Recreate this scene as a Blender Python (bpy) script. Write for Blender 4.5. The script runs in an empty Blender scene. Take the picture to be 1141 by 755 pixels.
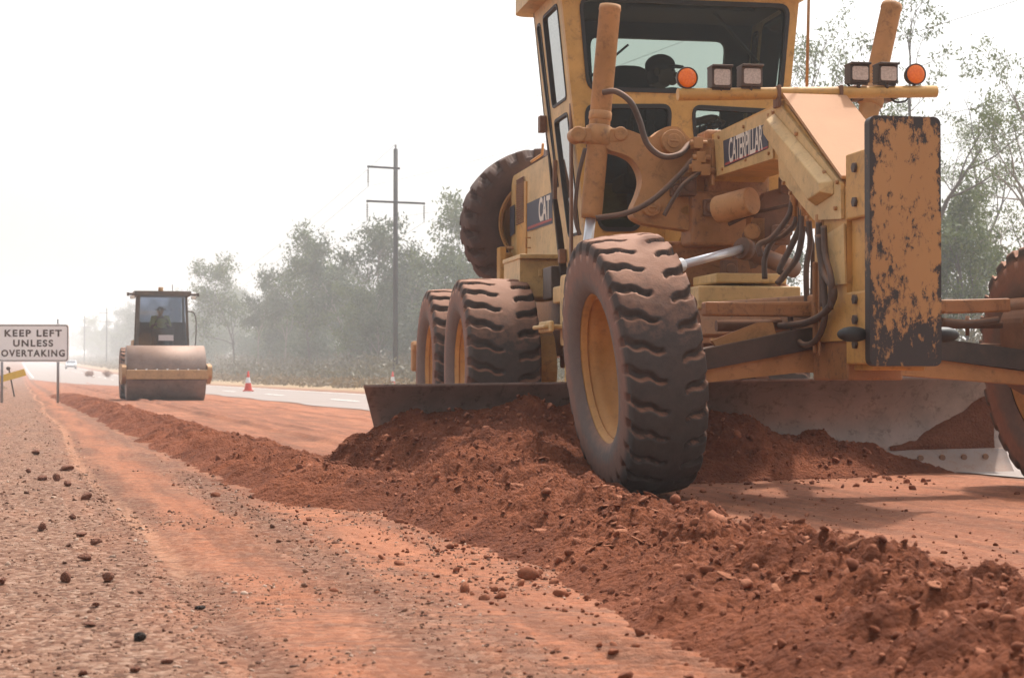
EXPO = 0.17
import bpy, bmesh, math, random
import numpy as np
from mathutils import Vector, Matrix, Euler
random.seed(7); rng = np.random.default_rng(7)
R = math.radians
scene = bpy.context.scene
col = scene.collection

# ------------------------------------------------------------------ camera and layout
F = 2000.0; CX, CY = 570.5, 377.5; HZ = 417.0; CAMZ = 0.65
PITCH = math.atan((HZ-CY)/F)
HEAD = R(10.5)                       # the grader's heading
ROOT = Vector((1.70, 9.81, 0.0))     # ground under its front axle
M_G = Matrix.Translation(ROOT) @ Matrix.Rotation(HEAD, 4, 'Z')
M_GI = M_G.inverted()
RS = 0.275                           # the road's lateral drift per metre: r = X + RS*Y

def ray(px, py):
    u = (px-CX)/F; v = (CY-py)/F
    return Vector((u, math.cos(PITCH)-v*math.sin(PITCH), math.sin(PITCH)+v*math.cos(PITCH)))
CL = M_GI @ Vector((0, 0, CAMZ))
def _lray(px, py): return M_GI.to_3x3() @ ray(px, py)
def PB(px, py, b):                   # grader-local point at distance b behind the front axle
    d = _lray(px, py); t = (b-CL.y)/d.y; return CL + d*t
def PL(px, py, lx):                  # grader-local point on the lengthwise plane x = lx
    d = _lray(px, py); t = (lx-CL.x)/d.x; return CL + d*t
def PY(px, py, Y):                   # world point at distance Y
    d = ray(px, py); return Vector((0, 0, CAMZ)) + d*(Y/d.y)
def PG(px, py, z=0.0):               # world point on the ground
    d = ray(px, py); t = (z-CAMZ)/d.z; return Vector((0, 0, CAMZ)) + d*t

# ------------------------------------------------------------------ tagging
def tag(o, label=None, cat=None, group=None, kind=None):
    if label: o['label'] = label
    if cat: o['category'] = cat
    if group: o['group'] = group
    if kind: o['kind'] = kind
    return o
def empty(name, loc=(0, 0, 0), rz=0, parent=None):
    o = bpy.data.objects.new(name, None); col.objects.link(o)
    o.location = loc; o.rotation_euler = (0, 0, rz); o.parent = parent
    o.empty_display_size = 0.2
    return o
def copy_tree(o, parent=None, kids=None):
    c = o.copy(); col.objects.link(c); c.parent = parent
    for ch in list(o.children): copy_tree(ch, c)
    return c

# ------------------------------------------------------------------ mesh builder
def catmull(pts, n=8):
    pts = [Vector(p) for p in pts]
    if len(pts) < 3: return pts
    P = [2*pts[0]-pts[1]] + pts + [2*pts[-1]-pts[-2]]
    out = []
    for i in range(1, len(P)-2):
        for k in range(n):
            t = k/n
            a, b, c, d = P[i-1], P[i], P[i+1], P[i+2]
            out.append(0.5*((2*b)+(c-a)*t+(2*a-5*b+4*c-d)*t*t+(3*b-a-3*c+d)*t**3))
    out.append(pts[-1])
    return out

class MB:
    def __init__(s): s.bm = bmesh.new()
    def _tf(s, vs, M):
        for v in vs: v.co = M @ v.co
    def box(s, c, size, rot=None):
        r = bmesh.ops.create_cube(s.bm, size=1)
        M = Matrix.Translation(Vector(c))
        if rot is not None: M = M @ (rot.to_matrix().to_4x4() if isinstance(rot, Euler) else rot.to_4x4())
        M = M @ Matrix.Diagonal((size[0], size[1], size[2], 1))
        s._tf(r['verts'], M); return s
    def bar(s, p0, p1, w, h):        # box beam from p0 to p1, h is the vertical size
        p0, p1 = Vector(p0), Vector(p1); d = (p1-p0); L = d.length; d.normalize()
        up = Vector((0, 0, 1))
        if abs(d.z) > 0.95: up = Vector((0, 1, 0))
        x = d.cross(up).normalized(); z = x.cross(d)
        m = Matrix((x, d, z)).transposed()
        return s.box((p0+p1)/2, (w, L, h), m)
    def tube(s, pts, r, n=10, smooth=True):
        pts = [Vector(p) for p in pts]; m = len(pts)
        rr = r if isinstance(r, (list, tuple)) else [r]*m
        rings = []; prev = None
        for i, p in enumerate(pts):
            d = (pts[min(i+1, m-1)]-pts[max(i-1, 0)])
            if d.length < 1e-9: d = Vector((0, 0, 1))
            d.normalize()
            if prev is None:
                a = Vector((0, 0, 1)) if abs(d.z) < 0.9 else Vector((1, 0, 0))
                x = d.cross(a).normalized()
            else:
                x = (prev - d*prev.dot(d))
                if x.length < 1e-6: x = d.orthogonal()
                x.normalize()
            prev = x; y = d.cross(x)
            rings.append([s.bm.verts.new(p + rr[i]*(math.cos(2*math.pi*k/n)*x+math.sin(2*math.pi*k/n)*y)) for k in range(n)])
        for i in range(m-1):
            for k in range(n):
                f = s.bm.faces.new((rings[i][k], rings[i][(k+1) % n], rings[i+1][(k+1) % n], rings[i+1][k]))
                f.smooth = smooth
        s.bm.faces.new(list(reversed(rings[0]))); s.bm.faces.new(rings[-1])
        return s
    def cyl(s, p0, p1, r, r2=None, n=20):
        return s.tube([p0, p1], [r, r if r2 is None else r2], n)
    def lathe(s, prof, M, n=48, close=False):   # prof: (x along the axis, radius); M places it, axis = local x
        rings = []
        for (x, r) in prof:
            if r < 1e-5: rings.append([s.bm.verts.new(M @ Vector((x, 0, 0)))]*n)
            else: rings.append([s.bm.verts.new(M @ Vector((x, r*math.cos(2*math.pi*k/n), r*math.sin(2*math.pi*k/n)))) for k in range(n)])
        pairs = list(zip(rings[:-1], rings[1:]))
        if close: pairs.append((rings[-1], rings[0]))
        for a, b in pairs:
            for k in range(n):
                q = [a[k], a[(k+1) % n], b[(k+1) % n], b[k]]
                u = []
                for v in q:
                    if v not in u: u.append(v)
                if len(u) > 2:
                    f = s.bm.faces.new(u); f.smooth = True
        return s
    def ball(s, c, r, seg=16, rings=10, rot=None):
        q = bmesh.ops.create_uvsphere(s.bm, u_segments=seg, v_segments=rings, radius=1)
        rr = r if isinstance(r, (tuple, list)) else (r, r, r)
        M = Matrix.Translation(Vector(c))
        if rot is not None: M = M @ rot.to_matrix().to_4x4()
        s._tf(q['verts'], M @ Matrix.Diagonal((*rr, 1)))
        fs = set()
        for v in q['verts']:
            for f in v.link_faces: fs.add(f)
        for f in fs: f.smooth = True
        return s
    def prism(s, loops, w0, w1, fn, bevel=0.0):  # loops of (u,v); the first is the outline, others are holes
        if loops and not isinstance(loops[0][0], (tuple, list, Vector)): loops = [loops]
        cu = bpy.data.curves.new('t', 'CURVE'); cu.dimensions = '2D'; cu.fill_mode = 'BOTH'
        for lp in loops:
            sp = cu.splines.new('POLY'); sp.points.add(len(lp)-1)
            for i, p in enumerate(lp): sp.points[i].co = (p[0], p[1], 0, 1)
            sp.use_cyclic_u = True
        cu.extrude = (abs(w1-w0))/2-bevel
        if bevel: cu.bevel_depth = bevel; cu.bevel_resolution = 1; cu.offset = -bevel
        ob = bpy.data.objects.new('t', cu); me = bpy.data.meshes.new_from_object(ob)
        wm = (w0+w1)/2
        vs = [s.bm.verts.new(fn(v.co.x, v.co.y, wm+v.co.z)) for v in me.vertices]
        for p in me.polygons:
            try: s.bm.faces.new([vs[i] for i in p.vertices])
            except ValueError: pass
        bpy.data.objects.remove(ob); bpy.data.curves.remove(cu); bpy.data.meshes.remove(me)
        return s
    def _split(s, o, mat, bevel, seg):
        me = o.data; name = me.name.split('.')[0]; parent = o.parent
        bm = bmesh.new(); bm.from_mesh(me); bm.verts.ensure_lookup_table()
        comp = {}; comps = []
        for v in bm.verts:
            if v in comp: continue
            st = [v]; comp[v] = len(comps); cur = []
            while st:
                q = st.pop(); cur.append(q)
                for e in q.link_edges:
                    w = e.other_vert(q)
                    if w not in comp: comp[w] = comp[v]; st.append(w)
            comps.append(cur)
        bb = [(np.min([v.co[:] for v in c], 0), np.max([v.co[:] for v in c], 0)) for c in comps]
        par = list(range(len(comps)))
        def find(i):
            while par[i] != i: i = par[i]
            return i
        for i in range(len(comps)):
            for j in range(i):
                if np.all(bb[i][0] <= bb[j][1]+.001) and np.all(bb[j][0] <= bb[i][1]+.001): par[find(i)] = find(j)
        groups = {}
        for i in range(len(comps)): groups.setdefault(find(i), []).extend(comps[i])
        bpy.data.objects.remove(o); out = []
        for g in groups.values():
            b2 = bmesh.new(); mp = {v: b2.verts.new(v.co) for v in g}; seen = set()
            for v in g:
                for f in v.link_faces:
                    if f in seen: continue
                    seen.add(f); nf = b2.faces.new([mp[x] for x in f.verts]); nf.smooth = f.smooth
            m2 = MB.__new__(MB); m2.bm = b2; out.append(m2.build(name, mat, parent, bevel, False, seg))
        bm.free(); bpy.data.meshes.remove(me)
        return out[0]
    def build(s, name, mat, parent=None, bevel=0, merge=False, seg=2, each=False):
        if merge: bmesh.ops.remove_doubles(s.bm, verts=s.bm.verts, dist=1e-5)
        bmesh.ops.recalc_face_normals(s.bm, faces=s.bm.faces)
        me = bpy.data.meshes.new(name); s.bm.to_mesh(me); s.bm.free()
        o = bpy.data.objects.new(name, me); col.objects.link(o); o.parent = parent
        if each: return s._split(o, mat, bevel, seg)
        mats = mat if isinstance(mat, (list, tuple)) else [mat]
        for m in mats: me.materials.append(m)
        if bevel:
            b = o.modifiers.new('bevel', 'BEVEL'); b.width = bevel; b.segments = seg; b.limit_method = 'ANGLE'; b.angle_limit = R(40)
            b.harden_normals = False
        return o
def np_mesh(name, V, Fq, mat, parent=None, smooth=True):
    me = bpy.data.meshes.new(name)
    V = np.asarray(V, dtype=np.float32); Fq = np.asarray(Fq, dtype=np.int32); k = Fq.shape[1]
    me.vertices.add(len(V)); me.vertices.foreach_set('co', V.ravel())
    me.loops.add(Fq.size); me.loops.foreach_set('vertex_index', Fq.ravel())
    me.polygons.add(len(Fq)); me.polygons.foreach_set('loop_start', np.arange(0, Fq.size, k, dtype=np.int32))
    me.polygons.foreach_set('loop_total', np.full(len(Fq), k, dtype=np.int32))
    if smooth: me.polygons.foreach_set('use_smooth', np.ones(len(Fq), dtype=bool))
    me.update(calc_edges=True); me.validate()
    me.materials.append(mat)
    o = bpy.data.objects.new(name, me); col.objects.link(o); o.parent = parent
    return o
def grid_faces(nr, nc):
    i = np.arange(nr-1)[:, None]*nc+np.arange(nc-1)[None, :]
    return np.stack([i, i+1, i+nc+1, i+nc], -1).reshape(-1, 4)
def text_mesh(txt, size, M, depth=0.002, xs=1.0, bold=0.0, spacing=1.0):
    cu = bpy.data.curves.new('t', 'FONT'); cu.body = txt; cu.size = size; cu.extrude = depth/2
    cu.align_x = 'CENTER'; cu.align_y = 'CENTER'; cu.offset = bold; cu.space_character = spacing
    ob = bpy.data.objects.new('t', cu); me = bpy.data.meshes.new_from_object(ob)
    bpy.data.objects.remove(ob); bpy.data.curves.remove(cu)
    m = MB(); m.bm.from_mesh(me); bpy.data.meshes.remove(me)
    for v in m.bm.verts: v.co = M @ Vector((v.co.x*xs, v.co.y, v.co.z))
    return m
def rrect(x0, y0, x1, y1, r, n=5):
    out = []
    for (cx, cy, a0) in ((x1-r, y1-r, 0), (x0+r, y1-r, 90), (x0+r, y0+r, 180), (x1-r, y0+r, 270)):
        for k in range(n+1):
            a = R(a0+90*k/n); out.append((cx+r*math.cos(a), cy+r*math.sin(a)))
    return out
def rounded(poly, r, n=4):           # round the corners of a polygon
    out = []; m = len(poly)
    for i in range(m):
        a, b, c = Vector(poly[i-1][:2]), Vector(poly[i][:2]), Vector(poly[(i+1) % m][:2])
        d1 = (a-b); d2 = (c-b); l = min(r, d1.length*.45, d2.length*.45)
        p, q = b+d1.normalized()*l, b+d2.normalized()*l
        for k in range(n+1):
            t = k/n; out.append(tuple((1-t)**2*p+2*t*(1-t)*b+t*t*q))
    return out

# ------------------------------------------------------------------ numpy noise
def _h(ix, iy, s):
    n = (ix.astype(np.int64)*374761393+iy.astype(np.int64)*668265263+s*1442695041) & 0xffffffff
    n = ((n ^ (n >> 13))*1274126177) & 0xffffffff
    return ((n ^ (n >> 16)) & 0xffffff)/float(0xffffff)
def vn(x, y, s=0):
    ix = np.floor(x); iy = np.floor(y); fx = x-ix; fy = y-iy
    fx = fx*fx*(3-2*fx); fy = fy*fy*(3-2*fy)
    a = _h(ix, iy, s); b = _h(ix+1, iy, s); c = _h(ix, iy+1, s); d = _h(ix+1, iy+1, s)
    return (a+(b-a)*fx)*(1-fy)+(c+(d-c)*fx)*fy
def fbm(x, y, o=4, s=0, g=.5):
    t = 0; a = 1; m = 0
    for k in range(o):
        t = t+a*vn(x*2**k+k*17.3, y*2**k-k*9.1, s+k); m += a; a *= g
    return t/m*2-1
def lump(x, y, s=0):                 # cellular bumps: rounded clods
    ix = np.floor(x); iy = np.floor(y); best = np.full(np.broadcast(x, y).shape, 9.0)
    for dx in (-1, 0, 1):
        for dy in (-1, 0, 1):
            cx = ix+dx; cy = iy+dy
            d = (x-cx-_h(cx, cy, s))**2+(y-cy-_h(cx, cy, s+5))**2
            best = np.minimum(best, d)
    return np.clip(1-best*1.6, 0, 1)

# ------------------------------------------------------------------ materials
def newmat(name):
    m = bpy.data.materials.new(name); m.use_nodes = True; nt = m.node_tree
    b = nt.nodes['Principled BSDF']; return m, nt, b
def N(nt, t, **k):
    n = nt.nodes.new(t)
    for a, v in k.items():
        if a in n.inputs.keys() if hasattr(n.inputs, 'keys') else False: n.inputs[a].default_value = v
        else: setattr(n, a, v)
    return n
def noise(nt, scale, detail=4, rough=.6, vec=None, dist=0):
    n = nt.nodes.new('ShaderNodeTexNoise'); n.inputs['Scale'].default_value = scale
    n.inputs['Detail'].default_value = detail; n.inputs['Roughness'].default_value = rough
    n.inputs['Distortion'].default_value = dist
    if vec: nt.links.new(vec, n.inputs['Vector'])
    return n.outputs['Fac']
def ramp(nt, fac, stops, interp='LINEAR'):
    n = nt.nodes.new('ShaderNodeValToRGB'); n.color_ramp.interpolation = interp
    e = n.color_ramp.elements
    while len(e) < len(stops): e.new(0.5)
    for i, (p, c) in enumerate(stops):
        e[i].position = p
        e[i].color = (c, c, c, 1) if isinstance(c, (int, float)) else (*c, 1)
    nt.links.new(fac, n.inputs[0]); return n.outputs[0]
def mix(nt, fac, a, b, mode='MIX'):
    n = nt.nodes.new('ShaderNodeMix'); n.data_type = 'RGBA'; n.blend_type = mode
    for s, v in ((0, fac), (6, a), (7, b)):
        if isinstance(v, (int, float)): n.inputs[s].default_value = v
        elif isinstance(v, (tuple, list)): n.inputs[s].default_value = (*v, 1)
        else: nt.links.new(v, n.inputs[s])
    return n.outputs[2]
def mth(nt, op, a, b=0.0, clamp=False):
    n = nt.nodes.new('ShaderNodeMath'); n.operation = op; n.use_clamp = clamp
    for i, v in enumerate((a, b)):
        if isinstance(v, (int, float)): n.inputs[i].default_value = v
        else: nt.links.new(v, n.inputs[i])
    return n.outputs[0]
def coords(nt): return nt.nodes.new('ShaderNodeTexCoord').outputs['Object']
def bump(nt, b, h, strength=.4, dist=.01):
    n = nt.nodes.new('ShaderNodeBump'); n.inputs['Strength'].default_value = strength; n.inputs['Distance'].default_value = dist
    nt.links.new(h, n.inputs['Height']); nt.links.new(n.outputs[0], b.inputs['Normal'])
def upness(nt):                      # 0..1 how far the surface faces up: where dust settles
    g = nt.nodes.new('ShaderNodeNewGeometry'); s = nt.nodes.new('ShaderNodeSeparateXYZ')
    nt.links.new(g.outputs['Normal'], s.inputs[0]); return s.outputs[2]
DUST = (.42, .205, .105)
def painted(name, c, rough=.55, dust=.5, wear=.35, metal=0, grime=(.10, .055, .03), bs=.15):
    m, nt, b = newmat(name); v = coords(nt)
    n1 = noise(nt, 3.2, 6, .65, v); n2 = noise(nt, 17, 5, .7, v); n3 = noise(nt, 60, 3, .6, v)
    dark = tuple(x*.72 for x in c); light = tuple(min(1, x*1.12+.02) for x in c)
    k = mix(nt, ramp(nt, n1, [(.3, 0), (.7, 1)]), dark, light)
    k = mix(nt, mth(nt, 'MULTIPLY', ramp(nt, n2, [(.55, 0), (.70, 1)]), min(1, wear*1.3)), k, grime)
    n4 = noise(nt, 7, 7, .75, v, .8); k = mix(nt, mth(nt, 'MULTIPLY', ramp(nt, n4, [(.54, 0), (.66, 1)]), min(.8, wear*1.1)), k, tuple(x*.5+y*.25 for x, y in zip(grime, c)))
    up = ramp(nt, mth(nt, 'ADD', upness(nt), mth(nt, 'MULTIPLY', n2, .5)), [(.45, 0), (1.0, 1)])
    base = mth(nt, 'MULTIPLY', ramp(nt, n1, [(.35, .15), (.75, .75)]), dust)
    d = mth(nt, 'MAXIMUM', base, mth(nt, 'MULTIPLY', up, min(1, dust*1.5)), True)
    k = mix(nt, d, k, DUST)
    nt.links.new(k, b.inputs['Base Color'])
    nt.links.new(ramp(nt, d, [(0, rough), (1, .9)]), b.inputs['Roughness'])
    b.inputs['Metallic'].default_value = metal
    bump(nt, b, mth(nt, 'ADD', n3, n2), bs, .004)
    return m
def plain(name, c, rough=.6, metal=0, var=.2, scale=20):
    m, nt, b = newmat(name); v = coords(nt)
    n1 = noise(nt, scale, 4, .6, v)
    nt.links.new(mix(nt, n1, tuple(x*(1-var) for x in c), tuple(min(1, x*(1+var)) for x in c)), b.inputs['Base Color'])
    b.inputs['Roughness'].default_value = rough; b.inputs['Metallic'].default_value = metal
    return m
def glassy(name, tint=(.6, .7, .68), gloss=.25, dusty=.12):
    m, nt, b = newmat(name); nt.nodes.remove(b); out = nt.nodes['Material Output']
    t = nt.nodes.new('ShaderNodeBsdfTransparent'); t.inputs[0].default_value = (*tint, 1)
    g = nt.nodes.new('ShaderNodeBsdfGlossy'); g.inputs['Roughness'].default_value = .03; g.inputs[0].default_value = (.9, .92, .9, 1)
    d = nt.nodes.new('ShaderNodeBsdfDiffuse'); d.inputs[0].default_value = (.42, .32, .26, 1)
    fr = nt.nodes.new('ShaderNodeFresnel'); fr.inputs[0].default_value = 1.5
    m1 = nt.nodes.new('ShaderNodeMixShader'); m2 = nt.nodes.new('ShaderNodeMixShader')
    nt.links.new(mth(nt, 'ADD', fr.outputs[0], gloss, True), m1.inputs[0]); nt.links.new(t.outputs[0], m1.inputs[1]); nt.links.new(g.outputs[0], m1.inputs[2])
    nt.links.new(mth(nt, 'MULTIPLY', noise(nt, 5, 5, .7, coords(nt)), dusty), m2.inputs[0])
    nt.links.new(m1.outputs[0], m2.inputs[1]); nt.links.new(d.outputs[0], m2.inputs[2]); nt.links.new(m2.outputs[0], out.inputs[0])
    return m

YEL = painted('faded_yellow_paint', (.60, .325, .072), .5, .22, .38)
YEL_LIT = painted('lit_yellow_paint', (.64, .43, .17), .5, .16, .3)  # paler copy of the yellow: the lit look of these panels put into the colour
YELD = painted('oily_yellow_paint', (.36, .16, .05), .45, .4, .8)
ORG = painted('dusty_orange_cylinder', (.48, .24, .078), .6, .36, .45)
BLK = painted('black_metal', (.022, .02, .019), .5, .22, .2)
DKI = plain('dark_interior', (.045, .028, .020), .8)
OLV = plain('olive_interior', (.12, .11, .045), .7)
RUB = plain('black_rubber', (.02, .018, .017), .6)
HOSE = painted('dusty_hose', (.045, .035, .03), .6, .35, .2)
CHR = plain('chrome_rod', (.72, .73, .76), .38, .6, .05)
STEEL = painted('worn_steel', (.20, .19, .19), .5, .25, .4, .35)
BLADE = painted('scoured_moldboard', (.25, .19, .165), .40, .18, .5, .35, grime=(.05, .03, .02), bs=.1)
RIM = painted('rim_paint', (.58, .29, .07), .55, .25, .25)
BRN = painted('greasy_brown_casting', (.12, .055, .028), .55, .5, .5)
NAVY = plain('navy_decal', (.045, .05, .075), .6)
REDS = plain('red_decal', (.35, .06, .05), .6)
WHT = plain('white_decal', (.72, .66, .58), .6, 0, .08)
GLASS = glassy('cab_glass', (.58, .64, .60), -.03, .03)
GLASS_S = glassy('side_glass', (.80, .88, .86), .30, .10)
GLASS_L = glassy('roller_glass', (.66, .70, .76), .02, .06)
SKIN = plain('skin', (.28, .14, .085), .6)
CLOTH = plain('dark_work_shirt', (.05, .042, .04), .9)
HIVIS = plain('yellow_green_shirt', (.50, .52, .16), .9)
CAPM = plain('dark_cap_cloth', (.02, .018, .018), .9)
SEATM = plain('seat_vinyl', (.03, .025, .022), .6)
def lens_mat(name, c, emit=0):
    m, nt, b = newmat(name); v = coords(nt)
    vo = nt.nodes.new('ShaderNodeTexVoronoi'); vo.inputs['Scale'].default_value = 90; nt.links.new(v, vo.inputs['Vector'])
    nt.links.new(mix(nt, vo.outputs['Distance'], tuple(min(1, x*1.5) for x in c), c), b.inputs['Base Color'])
    b.inputs['Roughness'].default_value = .25
    b.inputs['Coat Weight'].default_value = .15
    bump(nt, b, vo.outputs['Distance'], .5, .003)
    return m
AMB = lens_mat('amber_lens', (.86, .15, .008)); LAMP = lens_mat('lamp_glass', (.42, .34, .29))

def tyre_mat(name, lug, dust):
    m, nt, b = newmat(name); v = coords(nt)
    s = nt.nodes.new('ShaderNodeSeparateXYZ'); nt.links.new(v, s.inputs[0])
    r = mth(nt, 'SQRT', mth(nt, 'ADD', mth(nt, 'POWER', s.outputs[1], 2), mth(nt, 'POWER', s.outputs[2], 2)))
    n1 = noise(nt, 2.2, 5, .6, v); n2 = noise(nt, 22, 5, .7, v); n3 = noise(nt, 90, 3, .6, v)
    tread = mix(nt, n2, (.034, .029, .027), (.088, .070, .061))
    side = mix(nt, ramp(nt, mth(nt, 'ADD', mth(nt, 'MULTIPLY', mth(nt, 'SUBTRACT', n2, .5), .12), r), [(.475, 0), (.53, 1)]), mix(nt, n2, (.12, .092, .082), (.20, .15, .13)), mix(nt, n2, (.15, .088, .066), (.29, .15, .108)))
    k = mix(nt, ramp(nt, r, [(.605, 1), (.645, 0)]), tread, side)
    # groove bottoms keep packed dark soil
    up = ramp(nt, mth(nt, 'ADD', upness(nt), mth(nt, 'MULTIPLY', n2, .6)), [(.5, 0), (1.25, 1)])
    k = mix(nt, mth(nt, 'MULTIPLY', up, dust), k, (.36, .17, .10))
    k = mix(nt, ramp(nt, r, [(.662, 1), (.684, 0)]) if False else mth(nt, 'MULTIPLY', ramp(nt, n1, [(.45, 0), (.8, 1)]), .10), k, (.26, .15, .11))
    nt.links.new(k, b.inputs['Base Color']); b.inputs['Roughness'].default_value = .85
    bump(nt, b, mth(nt, 'ADD', n3, n2), .35, .006)
    return m
TYRE = tyre_mat('dusty_tyre_rubber', 0, .75)
TYRE_S = plain('spare_tyre_rubber', (.085, .045, .033), .9, 0, .5, 9)

def worn_plate():
    m, nt, b = newmat('scraped_push_plate'); v = coords(nt)
    s = nt.nodes.new('ShaderNodeSeparateXYZ'); nt.links.new(v, s.inputs[0])
    mp = nt.nodes.new('ShaderNodeMapping'); mp.inputs['Scale'].default_value = (1.3, 1, .7); nt.links.new(v, mp.inputs[0]); v2 = mp.outputs[0]
    n1 = noise(nt, 5, 8, .72, v2, .15); n2 = noise(nt, 21, 6, .78, v2, .3); n3 = noise(nt, 2.5, 3, .5, v)
    edge = ramp(nt, mth(nt, 'ABSOLUTE', s.outputs[0]), [(.158, 0), (.181, .22)])
    low = ramp(nt, s.outputs[2], [(.72, .30), (.98, 0)])
    low = mth(nt, 'ADD', low, ramp(nt, mth(nt, 'SUBTRACT', s.outputs[2], 1.0), [(.84, 0), (.90, .14)]))
    leftw = ramp(nt, mth(nt, 'MULTIPLY', s.outputs[0], -1), [(.10, 0), (.19, .09)])
    t = mth(nt, 'ADD', mth(nt, 'ADD', mth(nt, 'MULTIPLY', mth(nt, 'SUBTRACT', n1, .5), 1.5), mth(nt, 'MULTIPLY', mth(nt, 'SUBTRACT', n2, .5), 1.1)), mth(nt, 'ADD', mth(nt, 'ADD', edge, leftw), low))
    mask = ramp(nt, t, [(.065, 0), (.14, 1)])
    base = mix(nt, n3, (.36, .175, .060), (.50, .265, .095)); base = mix(nt, ramp(nt, t, [(-.0, 0), (.085, .5)]), base, (.17, .085, .042))
    k = mix(nt, mask, base, (.035, .026, .024))
    nt.links.new(k, b.inputs['Base Color']); b.inputs['Roughness'].default_value = .55
    bump(nt, b, mask, .5, -.004)
    return m
PLATE = worn_plate()

def soil(name, dark, light, orange=None, scale=1.0, bs=.9):
    m, nt, b = newmat(name); v = coords(nt)
    n1 = noise(nt, 1.3*scale, 5, .6, v); n2 = noise(nt, 14*scale, 6, .7, v); n3 = noise(nt, 75*scale, 5, .75, v)
    k = mix(nt, ramp(nt, mth(nt, 'ADD', mth(nt, 'MULTIPLY', n1, .6), mth(nt, 'MULTIPLY', n2, .4)), [(.38, 0), (.62, 1)]), dark, light)
    k = mix(nt, ramp(nt, n3, [(.35, .35), (.6, 0)]), k, tuple(x*.55 for x in dark))
    if orange: k = mix(nt, ramp(nt, n2, [(.62, 0), (.8, .7)]), k, orange)
    nt.links.new(k, b.inputs['Base Color']); b.inputs['Roughness'].default_value = .95
    b.inputs['Specular IOR Level'].default_value = .15
    vo = nt.nodes.new('ShaderNodeTexVoronoi'); vo.inputs['Scale'].default_value = 55*scale; nt.links.new(v, vo.inputs['Vector'])
    bump(nt, b, mth(nt, 'ADD', mth(nt, 'ADD', n3, n2), mth(nt, 'MULTIPLY', vo.outputs['Distance'], -.8)), bs, .02)
    return m
SOIL = soil('loose_red_soil', (.125, .035, .0155), (.280, .088, .040), (.38, .140, .068))
CRUST = soil('crust_flake', (.26, .095, .050), (.40, .165, .09), None, 1, .6)
SOILD = soil('caked_soil', (.16, .055, .028), (.24, .09, .05))
STONE = soil('laterite_stone', (.20, .085, .055), (.33, .15, .10), None, 2)
STONEB = soil('dark_stone', (.04, .032, .03), (.09, .07, .06), None, 2)

def grain(name, stops):              # loose grains: each its own colour
    m, nt, b = newmat(name); g = nt.nodes.new('ShaderNodeNewGeometry'); v = coords(nt)
    k = ramp(nt, g.outputs['Random Per Island'], stops); n = noise(nt, 90, 4, .7, v)
    nt.links.new(mix(nt, ramp(nt, n, [(.35, .45), (.6, 0)]), k, (.08, .035, .02)), b.inputs['Base Color'])
    b.inputs['Roughness'].default_value = .95; b.inputs['Specular IOR Level'].default_value = .15; bump(nt, b, n, .6, .004)
    return m
# ================================================================== SETTING
def hill(Y): return 4.9*(np.clip(np.asarray(Y, dtype=float)-120, 0, 2500)/480)**1.2
def rough(X, Y):
    r = X+RS*Y
    z = .018*fbm(X*.9, Y*.9, 3, 3)+.006*fbm(X*6, Y*6, 4, 11)
    near = np.clip((30-Y)/20, 0, 1)
    z = z+near*.004*fbm(X*30, Y*30, 3, 21)
    # wheel rut lips and the little ridge beside the graded strip
    z = z+.05*np.exp(-((r-3.0-.05*np.sin(Y*.2))/.06)**2)*np.clip((Y-14)/4, 0, 1)*(.6+.8*vn(Y*.7, Y*0, 5))
    z = z+(.03*np.exp(-((r-3.4)/.06)**2)+.03*np.exp(-((r-4.9)/.07)**2))*np.clip((Y-13)/4, 0, 1)*(.4+vn(Y*.5, Y*0, 6))
    z = z-.012*np.exp(-((r-.50-.05*np.sin(Y*.35))/.07)**2)          # the thin pale wash line
    # cross ripples left by rollers and tyres
    w = np.exp(-((r-1.0)/.25)**2)+np.exp(-((r-1.45)/.2)**2)
    z = z+near*.009*w*np.sin((Y+.25*X)*95+3*fbm(X*2, Y*2, 2, 8))*np.clip(fbm(X*2.5, Y*1.2, 3, 9)*2+.4, 0, 1)
    z = z+near*.010*np.clip(1-(r-.4)/.3, 0, 1)*np.clip(lump(X*14, Y*14, 31)-.55, 0, 1)
    # the verge falls away on the left
    z = z-.02*np.clip(-r-.5, 0, 8)
    return z
def ground_z(X, Y):
    X = np.asarray(X, dtype=float); Y = np.asarray(Y, dtype=float)
    r = X+RS*Y; f = np.clip((6.35-r)/.3, 0, 1)+np.clip((r-11.6)/3, 0, 1)
    wide = np.clip((Y-90)/60, 0, 1)*(r > .8)*(r < 11.5)
    return rough(X, Y)*np.clip(f, 0, 1)*(1-wide)+hill(Y)
def H1(x, y): return float(ground_z(np.array([x]), np.array([y]))[0])

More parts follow.
